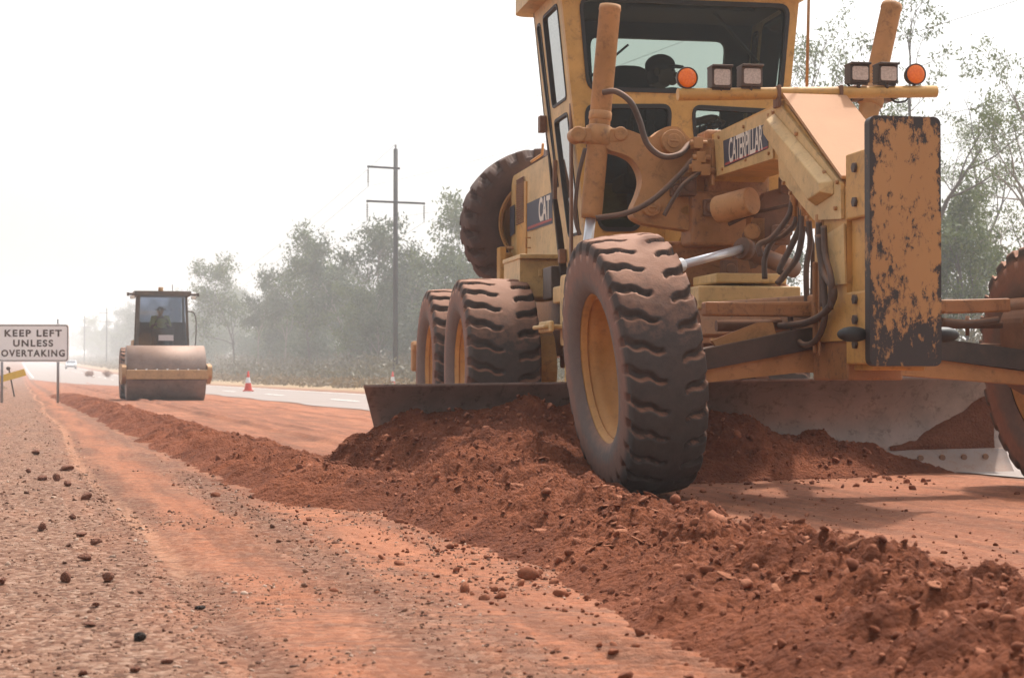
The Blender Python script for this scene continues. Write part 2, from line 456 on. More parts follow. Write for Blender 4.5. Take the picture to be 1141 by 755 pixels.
def ground_mat():
    m, nt, b = newmat('red_earth'); v = coords(nt)
    s = nt.nodes.new('ShaderNodeSeparateXYZ'); nt.links.new(v, s.inputs[0])
    nA = noise(nt, .8, 4, .6, v); nB = noise(nt, 5, 6, .7, v); nC = noise(nt, 40, 5, .75, v); nD = noise(nt, 140, 3, .7, v)
    r = mth(nt, 'ADD', s.outputs[0], mth(nt, 'MULTIPLY', s.outputs[1], RS))
    rw = mth(nt, 'ADD', r, mth(nt, 'ADD', mth(nt, 'MULTIPLY', mth(nt, 'SUBTRACT', nB, .5), .34), mth(nt, 'MULTIPLY', mth(nt, 'SUBTRACT', nA, .5), .35)))
    f = mth(nt, 'DIVIDE', mth(nt, 'ADD', rw, 3.0), 14.0, True)
    def p(x): return (x+3.0)/14.0
    gr = (.190, .095, .060); br = (.150, .058, .033); orn = (.36, .128, .064); tan = (.50, .24, .135); cmp_ = (.25, .088, .045); dry = (.31, .22, .135)
    c = ramp(nt, f, [(p(-3), dry), (p(-1.6), gr), (p(.30), gr), (p(.42), br), (p(.55), br), (p(.70), orn), (p(.86), orn), (p(1.0), br), (p(1.16), br),
                     (p(1.3), orn), (p(1.75), orn), (p(2.4), cmp_), (p(4.3), cmp_), (p(5.0), orn), (p(6.0), orn), (p(6.3), gr), (p(11.), gr)])
    # thin pale tan line
    ln = mth(nt, 'ABSOLUTE', mth(nt, 'SUBTRACT', mth(nt, 'SUBTRACT', mth(nt, 'ADD', r, mth(nt, 'MULTIPLY', mth(nt, 'SUBTRACT', nB, .5), .03)), .50),
              mth(nt, 'MULTIPLY', mth(nt, 'SINE', mth(nt, 'MULTIPLY', s.outputs[1], .35)), .05)))
    yfar = ramp(nt, mth(nt, 'DIVIDE', s.outputs[1], 20, True), [(.24, 0), (.36, 1)])
    c = mix(nt, mth(nt, 'MULTIPLY', ramp(nt, ln, [(.02, 1), (.06, 0)]), yfar), c, tan)
    c = mix(nt, ramp(nt, nB, [(.38, .5), (.60, 0)]), c, (.20, .078, .043))
    c = mix(nt, ramp(nt, mth(nt, 'ADD', mth(nt, 'MULTIPLY', nA, .6), mth(nt, 'MULTIPLY', nC, .4)), [(.50, 0), (.60, .5)]), c, (.42, .17, .09))
    # streaks pressed in along the road, and the cross ripples of tyre lugs
    def stretched(sr, sy, sc, det):
        cb = nt.nodes.new('ShaderNodeCombineXYZ'); nt.links.new(mth(nt, 'MULTIPLY', r, sr), cb.inputs[0]); nt.links.new(mth(nt, 'MULTIPLY', s.outputs[1], sy), cb.inputs[1])
        return noise(nt, sc, det, .65, cb.outputs[0], .3)
    s1 = stretched(5.0, .35, 1.0, 6); s2 = stretched(3.0, 22, 1.0, 4)
    c = mix(nt, ramp(nt, s1, [(.38, .6), (.50, 0)]), c, (.13, .052, .030))
    c = mix(nt, ramp(nt, s1, [(.52, 0), (.64, .6)]), c, (.43, .165, .085))
    rm = ramp(nt, f, [(p(.5), 0), (p(.75), .7), (p(1.7), .7), (p(2), .2), (p(5), .3)])
    c = mix(nt, mth(nt, 'MULTIPLY', ramp(nt, s2, [(.42, 1), (.52, 0)]), mth(nt, 'MULTIPLY', rm, ramp(nt, nA, [(.42, 0), (.55, 1)]))), c, (.15, .070, .046))
    # speckle of gravel, strongest on the shoulder
    vo = nt.nodes.new('ShaderNodeTexVoronoi'); vo.inputs['Scale'].default_value = 48; nt.links.new(v, vo.inputs['Vector'])
    gw = ramp(nt, f, [(p(.25), .75), (p(.62), .35), (p(.8), .18), (p(1.05), .45), (p(1.3), .18), (p(6), .15)])
    vc = nt.nodes.new('ShaderNodeSeparateXYZ'); nt.links.new(vo.outputs['Color'], vc.inputs[0])
    gcol = ramp(nt, vc.outputs[0], [(0, (.07, .036, .025)), (.35, (.17, .085, .054)), (.7, (.27, .155, .105)), (1, (.36, .24, .175))])
    c = mix(nt, gw, c, gcol)
    c = mix(nt, ramp(nt, nC, [(.35, .35), (.55, 0)]), c, (.13, .06, .04))
    # the far verge beyond the seal is dry grass and leaf litter
    c = mix(nt, ramp(nt, mth(nt, 'DIVIDE', r, 20, True), [(.60, 0), (.72, 1)]), c, mix(nt, nA, (.24, .15, .09), (.36, .27, .16)))
    nt.links.new(c, b.inputs['Base Color']); b.inputs['Roughness'].default_value = .95; b.inputs['Specular IOR Level'].default_value = .15
    h = mth(nt, 'ADD', mth(nt, 'ADD', mth(nt, 'ADD', nC, mth(nt, 'MULTIPLY', mth(nt, 'MULTIPLY', s2, rm), 1.2)), mth(nt, 'MULTIPLY', nD, .6)), mth(nt, 'MULTIPLY', mth(nt, 'MULTIPLY', vo.outputs['Distance'], -1.6), gw))
    bump(nt, b, h, .7, .014)
    return m
GROUND = ground_mat()
ys = [-60, -30, -15, -8, -4, -1, 0.5, 1.5, 2.2]
y = 2.6
while y < 60: ys.append(y); y *= 1.0042
while y < 4200: ys.append(y); y *= 1.03
rs = [-2500, -1200, -600, -300, -150, -80, -45, -28, -18, -12, -9, -7, -5.5, -4.5, -3.8, -3.2]
rs += list(np.arange(-2.8, .2, .02))+list(np.arange(.2, 1.75, .011))+list(np.arange(1.75, 6.2, .03))
rs += list(np.arange(6.25, 14, .25))+[16, 19, 23, 28, 35, 45, 60, 80, 120, 200, 400, 800, 1600, 3500]
ys = np.array(ys); rs = np.array(rs)
YY, RR = np.meshgrid(ys, rs, indexing='ij'); XX = RR-RS*YY
ground = np_mesh('ground', np.stack([XX, YY, ground_z(XX, YY)], -1).reshape(-1, 3), grid_faces(len(ys), len(rs))[:, ::-1], GROUND)
tag(ground, kind='structure')
# normals up
if ground.data.polygons[0].normal.z < 0: ground.data.flip_normals()

def strip(name, r0, r1, y0, y1, lift, mat, nr=8, step=1.03, r0f=None):
    yl = []; y = y0
    while y < y1: yl.append(y); y = max(y*step, y+.25) if step > 1 else y+.25
    yl.append(y1); yl = np.array(yl)
    V = []
    for yy in yl:
        a = r0f(yy) if r0f else r0
        q = np.linspace(a, r1, nr); x = q-RS*yy
        V.append(np.stack([x, np.full(nr, yy), hill(yy)+np.full(nr, lift)], -1))
    V = np.concatenate(V)
    o = np_mesh(name, V, grid_faces(len(yl), nr), mat)
    if o.data.polygons[0].normal.z < 0: o.data.flip_normals()
    return tag(o, kind='structure')
def asphalt_mat():
    m, nt, b = newmat('old_asphalt'); v = coords(nt)
    n1 = noise(nt, .35, 5, .65, v); n2 = noise(nt, 60, 4, .7, v)
    k = mix(nt, n1, (.20, .155, .135), (.30, .24, .21)); k = mix(nt, ramp(nt, n2, [(.4, .3), (.6, 0)]), k, (.12, .10, .09))
    nt.links.new(k, b.inputs['Base Color']); b.inputs['Roughness'].default_value = .85; bump(nt, b, n2, .4, .006)
    return m
ASPH = asphalt_mat()
road = strip('road', 6.2, 11.3, 4, 3500, .009, ASPH, 8, 1.03, lambda y: 6.2-5.2*min(1, max(0, (y-95)/60)) if y > 95 else 6.2+.12*math.sin(y*.8)*(1 if y < 60 else 0))
MARK = plain('road_paint', (.72, .70, .66), .7, 0, .15, 8)
strip('edge_line', 10.75, 10.88, 5, 2500, .022, MARK, 2)
strip('edge_line', 1.35, 1.48, 170, 2500, .022, MARK, 2)
dm = []
y = 30.0
mb = MB()
while y < 900:
    a, c2 = y, y+3.5+y*.004
    for (p0, p1) in ((a, c2),):
        z0, z1 = float(hill(p0))+.022, float(hill(p1))+.022
        q = [mb.bm.verts.new((rr-RS*yy, yy, zz)) for rr, yy, zz in ((7.9, p0, z0), (8.03, p0, z0), (8.03, p1, z1), (7.9, p1, z1))]
        mb.bm.faces.new(q)
    y += 12
tag(mb.build('centre_line', MARK), kind='structure')

# ------------------------------------------------------------------ loose soil: windrow and the heap on the blade
def wprof(r, Y):
    def one(H, c, wl, wr):
        q = r-c; a = np.abs(q)/np.where(q < 0, wl, wr)
        return np.where(a < 1, H*(np.cos(np.clip(a, 0, 1)*math.pi)*.5+.5)**.85, 0)
    A = one(np.interp(Y, [0, 7.6, 9, 10.4, 11.3, 11.5], [.135, .13, .19, .31, .33, 0]), np.interp(Y, [0, 8, 9.5, 11], [2.36, 2.32, 2.55, 2.95]),
            np.interp(Y, [0, 4, 5.5, 8, 10, 11.5], [1.06, 1.02, .82, .76, .80, .85]), np.interp(Y, [0, 8, 10, 11.5], [.62, .62, .85, .8]))
    B = one(np.interp(Y, [8.4, 9.2, 14, 46, 52, 60], [0, .095, .10, .12, .10, 0]), np.interp(Y, [8, 16, 60], [1.80, 1.70, 1.35]), .62, .66)
    return np.maximum(A, B), 0
BLW = Vector((-.957, 11.42)); BRW = Vector((3.30, 12.12)); BLEN = (BRW-BLW).length
BD = (BRW-BLW)/BLEN; BN = Vector((BD.y, -BD.x))       # along the blade; forward (to the camera)
def heap(X, Y):
    t = ((X-BLW.x)*BD.x+(Y-BLW.y)*BD.y)/BLEN
    q = (X-BLW.x)*BN.x+(Y-BLW.y)*BN.y
    h = np.interp(t, [-.22, -.12, -.05, 0, .03, .09, .18, .24, .29, .33, .45, .53, .585, .634, .70, .76, .82, .88, .955, .99],
                  [0, .01, .11, .25, .33, .40, .44, .465, .42, .41, .43, .40, .345, .25, .235, .17, .08, .055, .02, -.06])
    f = np.clip(q-.12, 0, 9)
    p = h*(1-.15*np.clip(.12-q, 0, 1)/.12) - f*.52*(.8+.4*vn(X*1.2, Y*1.2, 4))
    p = np.where((q < -.0), np.where(t > -.01, -.3, h-np.abs(q)*.5), p)
    return p
def detail(X, Y, amp=1.0):
    d = .030*fbm(X*3.2, Y*3.2, 4, 41)+.028*(lump(X*9, Y*9, 51)-.5)+.026*(lump(X*21, Y*21, 61)-.5)
    d = d+.023*(lump(X*47, Y*47, 71)-.5)+.010*fbm(X*55, Y*55, 2, 81)
    # a few big slabby clods
    d = d+.055*np.clip(lump(X*3.1+.3*Y, Y*4.2, 91)-.72, 0, 1)/.28
    return d*amp
def windrow_z(X, Y):
    r = X+RS*Y
    r2 = r+.16*fbm(X*2.2, Y*2.2, 4, 14)
    w, a = wprof(r2, Y)
    g = ground_z(X, Y)
    m = np.clip(w/.05, 0, 1)
    z = g-.04+np.minimum(w, .05)/.05*.04+w+detail(X, Y)*np.clip(w/.12, .0, 1)*np.clip((55-Y)/20, .35, 1)
    return z, w
def heap_z(X, Y):
    p = heap(X, Y); g = ground_z(X, Y)
    z = g+p+detail(X, Y, .8)*np.clip(p/.15, 0, 1)
    return np.where(p <= 0, g-.05, z)
yw = []; y = 2.7
while y < 58: yw.append(y); y += max(.011, y*.0019)
yw = np.array(yw); rw = np.concatenate([np.arange(.4, 3.6, .0125)])
YW, RW = np.meshgrid(yw, rw, indexing='ij'); XW = RW-RS*YW
Z, W = windrow_z(XW, YW)
# keep it out of the space behind the moldboard
t_ = ((XW-BLW.x)*BD.x+(YW-BLW.y)*BD.y)/BLEN; q_ = (XW-BLW.x)*BN.x+(YW-BLW.y)*BN.y
Z = np.where((t_ > 0) & (q_ < 0.02) & (q_ > -1.5), ground_z(XW, YW)-.05, Z)
wind = np_mesh('soil_windrow', np.stack([XW, YW, Z], -1).reshape(-1, 3), grid_faces(len(yw), len(rw)), SOIL)
if sum(p.normal.z for p in list(wind.data.polygons)[:50]) < 0: wind.data.flip_normals()
tag(wind, 'long low windrow of loose red soil running past the grader and up the road', 'soil windrow', kind='stuff')
xh = np.arange(-2.3, 3.75, .0125); yh = np.arange(9.2, 12.7, .0125)
YH, XH = np.meshgrid(yh, xh, indexing='ij')
hp = np_mesh('soil_heap', np.stack([XH, YH, heap_z(XH, YH)], -1).reshape(-1, 3), grid_faces(len(yh), len(xh)), SOIL)
if sum(p.normal.z for p in list(hp.data.polygons)[:50]) < 0: hp.data.flip_normals()
tag(hp, 'dark red soil heaped up against the front of the grader blade', 'soil heap', kind='stuff')

def surf(X, Y):
    z, w = windrow_z(X, Y); g = ground_z(X, Y)
    z = np.maximum(z, g)
    h = heap_z(X, Y); q = (X-BLW.x)*BN.x+(Y-BLW.y)*BN.y
    return np.maximum(z, h)
# clod shapes
def ico(sub):
    bm = bmesh.new(); bmesh.ops.create_icosphere(bm, subdivisions=sub, radius=1)
    V = np.array([v.co[:] for v in bm.verts]); Fc = np.array([[v.index for v in f.verts] for f in bm.faces]); bm.free(); return V, Fc
IV, IF = ico(2)
def rock_shape(k, flat=.7, sharp=.35):
    g = np.random.default_rng(k); V = IV.copy()
    for _ in range(9):               # chop with random planes to get facets
        n = g.normal(size=3); n /= np.linalg.norm(n); d = g.uniform(.45, .85)
        s = V@n; V = V-np.clip(s-d, 0, 9)[:, None]*n
    V *= 1+g.normal(size=(len(V), 1))*.05*sharp/.35
    V *= np.array([g.uniform(.8, 1.25), g.uniform(.7, 1.1), g.uniform(.5, .9)*flat/.7])
    return V
SH = [rock_shape(k) for k in range(14)]
IV2, IF2 = ico(1)
def small_shape(k):
    g = np.random.default_rng(900+k); return IV2*(1+g.normal(size=(12, 1))*.22)*np.array([g.uniform(.8, 1.3), g.uniform(.7, 1.1), g.uniform(.5, .8)])
SH2 = [small_shape(k) for k in range(20)]
def scatter(name, X, Y, S, mat, label, cat, shapes=SH, sink=.25, zf=surf, flat=1.0, tilt=.5):
    Z = zf(X, Y); n = len(X); k = len(shapes[0]); IFF = IF if k == len(IV) else IF2
    out = np.empty((n, k, 3))
    for i in range(n):
        V = shapes[i % len(shapes)]*S[i]*np.array([1, 1, flat])
        M = np.array((Euler((rng.normal()*tilt, rng.normal()*tilt, rng.uniform(0, 6.3)))).to_matrix())
        out[i] = V@M.T+np.array([X[i], Y[i], Z[i]+S[i]*flat*(.5-sink)])
    Fq = (IFF[None]+(np.arange(n)*k)[:, None, None]).reshape(-1, 3)
    o = np_mesh(name, out.reshape(-1, 3), Fq, mat, None, False)
    return tag(o, label, cat, kind='stuff')
n = 8000
Y = 3.2*(15/3.2)**rng.uniform(0, 1, n)
r = rng.normal(2.25, .42, n); far = rng.uniform(size=n) < .12
r = np.where(far, rng.normal(1.75, .35, n), r); X = r-RS*Y
S = np.clip(rng.lognormal(-5.1, .6, n), .003, .055)*np.where(far, .7, 1)
ok = (r > .9) & (r < 3.6) & ~((Y > 11.2) & (r > 2.2)); X, Y, S = X[ok], Y[ok], S[ok]
ne = 1100; Ye = rng.uniform(5.2, 10.3, ne); re_ = 3.0+rng.exponential(.55, ne)
X = np.concatenate([X, re_-RS*Ye]); Y = np.concatenate([Y, Ye]); S = np.concatenate([S, np.clip(rng.lognormal(-5.5, .5, ne), .002, .02)])
nt_ = 900; t = rng.uniform(-.1, .8, nt_); q = rng.exponential(.45, nt_)+.12
X = np.concatenate([X, BLW.x+BD.x*t*BLEN+BN.x*q]); Y = np.concatenate([Y, BLW.y+BD.y*t*BLEN+BN.y*q]); S = np.concatenate([S, np.clip(rng.lognormal(-4.5, .45, nt_), .005, .04)])
CLOD = grain('soil_clod', [(0, (.15, .046, .024)), (.5, (.24, .082, .042)), (1, (.36, .14, .078))])
scatter('soil_clods', X, Y, S, CLOD, 'crumbly red clods lying over the windrow and its foot', 'soil clods')
n = 130; Y = rng.uniform(3.9, 9, n); r = rng.uniform(1.9, 2.7, n)
scatter('crust_flakes', r-RS*Y, Y, rng.uniform(.015, .042, n), CRUST, 'pale flat flakes of compacted crust on top of the windrow', 'crust flakes', flat=.28, tilt=.25, sink=.1)
n = 40000; Y = 3.0*(48/3.0)**(rng.uniform(0, 1, n)**1.45); r = rng.uniform(-3.6, .62, n)-.1*rng.exponential(1, n)
n2 = 9000; Y = np.concatenate([Y, 3.2*(12/3.2)**rng.uniform(0, 1, n2)]); r = np.concatenate([r, rng.uniform(.4, 1.8, n2)+.0])
keep = (r < .5) | (fbm((r-RS*Y)*1.3, Y*1.3, 3, 66) > .02) | (np.abs(r-1.1) < .16); r, Y = r[keep], Y[keep]
GRAV = grain('gravel_grains', [(0, (.07, .035, .026)), (.25, (.17, .08, .052)), (.6, (.27, .145, .095)), (.85, (.36, .22, .155)), (1, (.48, .36, .28))])
scatter('gravel', r-RS*Y, Y, np.clip(rng.lognormal(-5.6, .5, len(Y)), .0018, .014)*(.6+np.minimum(Y, 9)/14), GRAV, 'fine brown gravel strewn over the road shoulder', 'gravel', shapes=SH2, sink=.5, zf=lambda a, b: ground_z(a, b))

# larger stones on the shoulder, each a thing
ST = [(74, 648, 17, .9, 'upright reddish stone, the tallest on the shoulder left of the wheel tracks', 0),
      (120, 648, 17, .75, 'rounded dark red stone just right of the tallest shoulder stone', 0),
      (96, 624, 24, .38, 'wide flat brown stone just beyond the two rounded shoulder stones', 0),
      (106, 609, 13, .7, 'small round red stone behind the wide flat stone', 0),
      (92, 600, 15, .4, 'low flat red stone leading up to the mid shoulder stones', 0),
      (47, 592, 12, .8, 'round red stone alone on the bare gravel left of the others', 0),
      (82, 580, 9, .8, 'pea brown small stone alone on the shoulder', 0),
      (96, 558, 13, .7, 'rust red stone lying near the thin pale wash line', 0),
      (32, 526, 8, .9, 'small far stone at the left edge of the shoulder', 0),
      (41, 507, 15, .4, 'flat reddish stone farthest up the shoulder', 0),
      (74, 523, 17, .45, 'flat brown stone beside a cluster of rubble on the shoulder', 0),
      (63, 535, 11, .8, 'lumpy red stone in the rubble cluster on the shoulder', 0),
      (75, 541, 9, .8, 'small red stone at the foot of the rubble cluster', 0),
      (48, 534, 12, .6, 'left stone of the rubble cluster on the shoulder', 0),
      (2, 652, 12, .8, 'red stone cut by the left edge of the picture', 0),
      (155, 714, 14, .8, 'rounded black stone near the bottom of the shoulder', 1),
      (186, 740, 13, .6, 'brown stone right of the black stone at the bottom', 0),
      (101, 697, 16, .4, 'flat brown stone left of the black stone', 0),
      (223, 674, 16, .3, 'flat dark stone lying in the brown wheel track', 1),
      (107, 676, 10, .6, 'small brown stone below the two rounded shoulder stones', 0),
      (151, 748, 13, .6, 'brown stone at the bottom edge below the black stone', 0),
      (92, 752, 15, .6, 'brown stone at the bottom left corner of the shoulder', 0)]
for i, (px, py, w, fl, lab, dk) in enumerate(ST):
    p = PG(px, py); s = w/2*p.y/F*1.1
    V = rock_shape(100+i, 1.0, .5); V[:, 2] = V[:, 2]/abs(V[:, 2]).max()*fl; V = V*s
    g = H1(p.x, p.y)
    o = np_mesh('stone', V, IF, STONEB if dk else STONE, None, True); o.location = (p.x, p.y, g+s*fl*.75)
    sd = o.modifiers.new('sub', 'SUBSURF'); sd.levels = sd.render_levels = 1
    tag(o, lab, 'stone', 'loose stones on the road shoulder')
# ================================================================== THE GRADER
GR = empty('motor_grader', ROOT, HEAD)
tag(GR, 'huge faded yellow motor grader with open lift arms, dirty push plate and wide steel blade', 'grader')
ID = lambda u, v, w: Vector((u, v, w))
SIDE = lambda u, v, w: Vector((w, u, v))      # outline in (b, z), thickness along x
FRONT = lambda u, v, w: Vector((u, w, v))     # outline in (x, z), thickness along b

# ---- tyres: a revolved grid with chevron grooves pressed in
def tyre_mesh(name, Rr=.70, Wd=.52, pitch=28, groove=.03, gw=.20, per=22, rim=.40, worn=.6, mat=None):
    half = Wd/2
    prof = []                                   # (x, r, tread?)
    for a in np.linspace(0, 1, 7): prof.append((-half*.80-.0*a, rim+.0+.012*a*7/7))
    sw = [(-.80, rim), (-.90, rim+.02), (-.985, rim+.07), (-1.0, rim+.12), (-1.0, rim+.17), (-.985, Rr-.085), (-.965, Rr-.055)]
    P = [(x*half, r) for x, r in sw]
    sh = [(-.94, Rr-.032), (-.915, Rr-.018)]
    P += [(x*half, r) for x, r in sh]
    us = np.linspace(-.88, .88, 33)
    for u in us: P.append((u*half, Rr-.012*u*u*u*u-.006*u*u))
    P += [(-x*half, r) for x, r in reversed(sh)]+[(-x*half, r) for x, r in reversed([(x, r) for x, r in sw])]
    P = np.array(P); nT = pitch*per
    th = np.arange(nT)/nT*2*math.pi
    X = np.repeat(P[None, :, 0], nT, 0); Rd = np.repeat(P[None, :, 1], nT, 0).copy(); T = np.repeat(th[:, None], len(P), 1)
    u = X/half
    ph = T/(2*math.pi)*pitch
    def zz(a): return np.sin(a*2.1*2*math.pi)*.11+(np.abs(((a*2.1+.25) % 1)-.5)*2-.5)*.12
    for sgn, off, inner in ((-1, 0.0, .06), (1, .5, .34)):
        au = u*sgn
        path = ph+off+zz(au+.1)+.55*(au-.5)
        d = np.abs((path % 1)-.5)
        width = gw*.5*(.55+.85*np.clip(au, 0, 1))+.02*np.sin(ph*3.1+sgn)*worn
        mk = np.clip((width-d)/.06, 0, 1)*np.clip((au-inner)/.05, 0, 1)
        mk *= np.clip((Rd-(Rr-.085))/.025, 0, 1)
        Rd -= groove*mk*(.75+.25*np.clip(au*1.3, 0, 1))
        X = X-np.sign(u)*mk*.022*np.clip((np.abs(u)-.92)/.05, 0, 1)
    Rd += worn*.004*fbm(T*7, u*3, 3, 5)*(np.abs(u) < .95)
    # ribs and lettering band on the sidewall
    Rd = Rd
    X = X+np.sign(u)*.004*np.exp(-((Rd-(rim+.13))/.008)**2)
    V = np.stack([X, Rd*np.cos(T), Rd*np.sin(T)], -1).reshape(-1, 3)
    i = np.arange(nT)[:, None]; j = np.arange(len(P)-1)[None, :]; m = len(P); i2 = (i+1) % nT
    Fq = np.stack([i*m+j, i*m+j+1, i2*m+j+1, i2*m+j], -1).reshape(-1, 4)
    o = np_mesh(name, V, Fq, mat or TYRE)
    return o
def rim_mb(s=1, xw=.175):                                # s: the side the deep dish faces (-1 = image left)
    m = MB(); x = xw*s; K = .975
    prof = [(x+.045*s, .432), (x+.055*s, .418), (x+.045*s, .402), (x+.01*s, .392), (x-.01*s, .372), (x-.05*s, .362), (x-.11*s, .352),
            (x-.125*s, .335), (x-.26*s, .325), (x-.275*s, .30), (x-.28*s, .20), (x-.27*s, .15), (x-.22*s, .13), (x-.21*s, .11), (x-.21*s, 0)]
    prof = [(p_, q_*K) for p_, q_ in prof]; m.lathe(prof, Matrix(), 64)
    m.lathe([(-x-.045*s, .405), (-x-.045*s, .375), (-x+.08*s, .32), (-x+.10*s, 0)], Matrix(), 48)
    m.lathe([(x+.02*s, .375), (x, .402), (-x, .402), (-x-.02*s, .375)], Matrix(), 48)
    for k in range(10):
        a = 2*math.pi*k/10; m.cyl((x-.275*s, .235*math.cos(a), .235*math.sin(a)), (x-.245*s, .235*math.cos(a), .235*math.sin(a)), .016, n=6)
    return m
tf = tyre_mesh('tyre', groove=.040, gw=.30, worn=1.0, Wd=.43)
tr = tyre_mesh('tyre', groove=.05, gw=.36, pitch=26, worn=.8, Wd=.57)
rimL = rim_mb(-1).build('rim', RIM)
rimF = rim_mb(-1, .118).build('rim', RIM)
first = {'f': tf, 'r': tr, 'rim': rimL, 'rimf': rimF}
def wheel(loc, kind, side, lean=0, spin=0, steer=0):
    e = empty('wheel', loc, 0, GR)
    e.rotation_euler = Euler((0, R(lean), R(steer) + (0 if side < 0 else math.pi)), 'XYZ')
    if side > 0: e.rotation_euler = Euler((0, R(-lean), R(steer)+math.pi), 'XYZ')
    for key in (kind, 'rimf' if kind == 'f' else 'rim'):
        o = first.pop(key+'_') if key+'_' in first else first[key]
        if o.parent is not None:
            o = o.copy(); col.objects.link(o)
        o.parent = e; o.rotation_euler = (R(spin), 0, 0)
    return e
ZF = .70
def lean_wheel(side):
    e = wheel((-1.08 if side < 0 else 1.45, 0, ZF-.0), 'f', side, 0, 11 if side < 0 else 37, 0)
    M = Matrix.Rotation(R(-6.6), 4, 'Y') @ Matrix.Rotation(R(1.5), 4, 'Z')
    if side > 0: M = M @ Matrix.Rotation(math.pi, 4, 'Z')
    e.rotation_euler = M.to_euler(); return e
lean_wheel(-1); lean_wheel(1)
for side in (-1, 1):
    for k, b in enumerate((4.52, 6.28)):
        wheel((side*1.06, b, .70), 'r', side, 0, 23*k+7, 0)
# spare behind the radiator
sp = empty('spare_wheel', (-.20, 6.98, 2.03), math.pi/2+R(2), GR)
st = tyre_mesh('tyre', groove=.075, gw=.46, pitch=24, worn=.6, mat=TYRE_S); st.parent = sp
sr = rimL.copy(); col.objects.link(sr); sr.parent = sp
ms = MB(); ms.bar((-.2, 6.2, 1.45), (-.2, 6.98, 1.5), .12, .12); ms.bar((-.2, 6.85, 1.4), (-.2, 6.85, 2.1), .10, .08); ms.box((-.2, 6.86, 2.03), (.4, .05, .4))
ms.build('spare_bracket', YEL, GR, .008, each=True)

# ---- main frame: gooseneck from the front bolster up and back to the cab
def bz(px, py, lx=-.17):
    p = PL(px, py, lx); return (p.y, p.z)
fr = [(.15, 2.17), (-.75, 1.61), (-.80, 1.58), (-.80, .82), (-.33, .82), bz(908, 246), bz(872, 178), (.45, 1.875), (1.43, 1.885), (2.0, 1.72), (2.9, 1.12), (4.6, .98), (4.6, 1.36), (3.2, 1.58), (2.3, 2.0), (1.55, 2.155)]
m = MB(); m.prism(fr, -.17, .17, SIDE); FRM = m.build('main_frame', YEL, GR, .012)
# nose covers, bevelled plates bolted on both flanks
def Z3(x, y): return (740+x/3.566, 120+y/3.566)
def nose(side):
    base = [bz(*Z3(*q)) for q in ((418, 60), (440, 2), (474, -8), (716, 300), (719, 442), (608, 447), (470, 275), (466, 180), (425, 110))]
    m = MB(); x0 = side*.172; x1 = side*.19
    m.prism(base, min(x0, x1), max(x0, x1), SIDE)
    o = m.build('nose_plate', YEL_LIT, GR, .004)
    lo = [bz(*Z3(*q)) for q in ((424, 62), (455, 22), (690, 292), (690, 345), (620, 392), (432, 112))]
    hi = [bz(*Z3(*q)) for q in ((440, 80), (456, 50), (668, 300), (672, 335), (622, 365), (445, 108))]
    m = MB(); bm = m.bm
    a = [bm.verts.new((side*.191, *p)) for p in lo]; c = [bm.verts.new((side*.245, *p)) for p in hi]
    for i in range(6): bm.faces.new((a[i], a[(i+1) % 6], c[(i+1) % 6], c[i]))
    bm.faces.new(c); bm.faces.new(list(reversed(a)))
    m.build('nose_cover', YEL_LIT, GR, .006)
    m = MB()
    for q in ((450, 20), (543, 105), (656, 258), (706, 296), (440, 70), (492, 300), (588, 436), (520, 340), (700, 400)):
        p = bz(*Z3(*q)); m.cyl((side*.188, *p), (side*.205, *p), .012, n=6)
    m.build('cover_bolt', ORG, GR, each=True)
nose(-1); nose(1)
m = MB(); m.prism([(.12, 2.205), (-.77, 1.65), (-.77, 1.632), (.12, 2.185)], -.185, .185, SIDE)
m.build('nose_top_plate', painted('top_plate_paint', (.52, .29, .13), .6, .55, .12), GR, .004)
# decal panel
m = MB(); pp = [bz(*Z3(*q)) for q in ((205, 103), (438, 2), (440, 202), (217, 272))]
m.prism(pp, -.182, -.171, SIDE); DP = m.build('side_panel', YEL_LIT, GR, .004)
m = MB(); pp = [bz(*Z3(*q), -.184) for q in ((235, 132), (415, 60), (413, 162), (240, 236))]
m.prism(pp, -.1855, -.183, SIDE); m.build('decal', NAVY, DP)
m = MB(); pp = [bz(*Z3(*q), -.186) for q in ((243, 220), (413, 152), (413, 159), (243, 230))]
m.prism(pp, -.1875, -.1862, SIDE); m.build('decal_stripe', REDS, DP)
def text_on_side(txt, b0, b1, zc, h, x, drop=0, bold=.0, spacing=1.0):
    """text on the left flank: reads from the rear (b0, left in the picture) to the front (b1)"""
    t = text_mesh(txt, 1, Matrix(), .001, 1, bold, spacing)
    xs = [v.co.x for v in t.bm.verts]; ysv = [v.co.y for v in t.bm.verts]
    xa, xb, ya, yb = min(xs), max(xs), min(ysv), max(ysv)
    for v in t.bm.verts:
        s = (v.co.x-xa)/(xb-xa); q = (v.co.y-ya)/(yb-ya)
        v.co = Vector((x-.0006-v.co.z, b0+(b1-b0)*s, zc+(q-.5)*h+drop*(s-.5)))
    return t
a = bz(*Z3(258, 172), -.186); c = bz(*Z3(392, 116), -.186)
text_on_side('CATERPILLAR', a[0], c[0], (a[1]+c[1])/2, .15, -.187, c[1]-a[1], .012, .92).build('lettering', WHT, DP)
m = MB()
for q in ((226, 118), (325, 76), (425, 30), (240, 244), (333, 208), (425, 182)):
    p = bz(*Z3(*q)); m.cyl((-.18, *p), (-.192, *p), .011, n=6)
m.build('panel_bolt', ORG, DP, each=True)

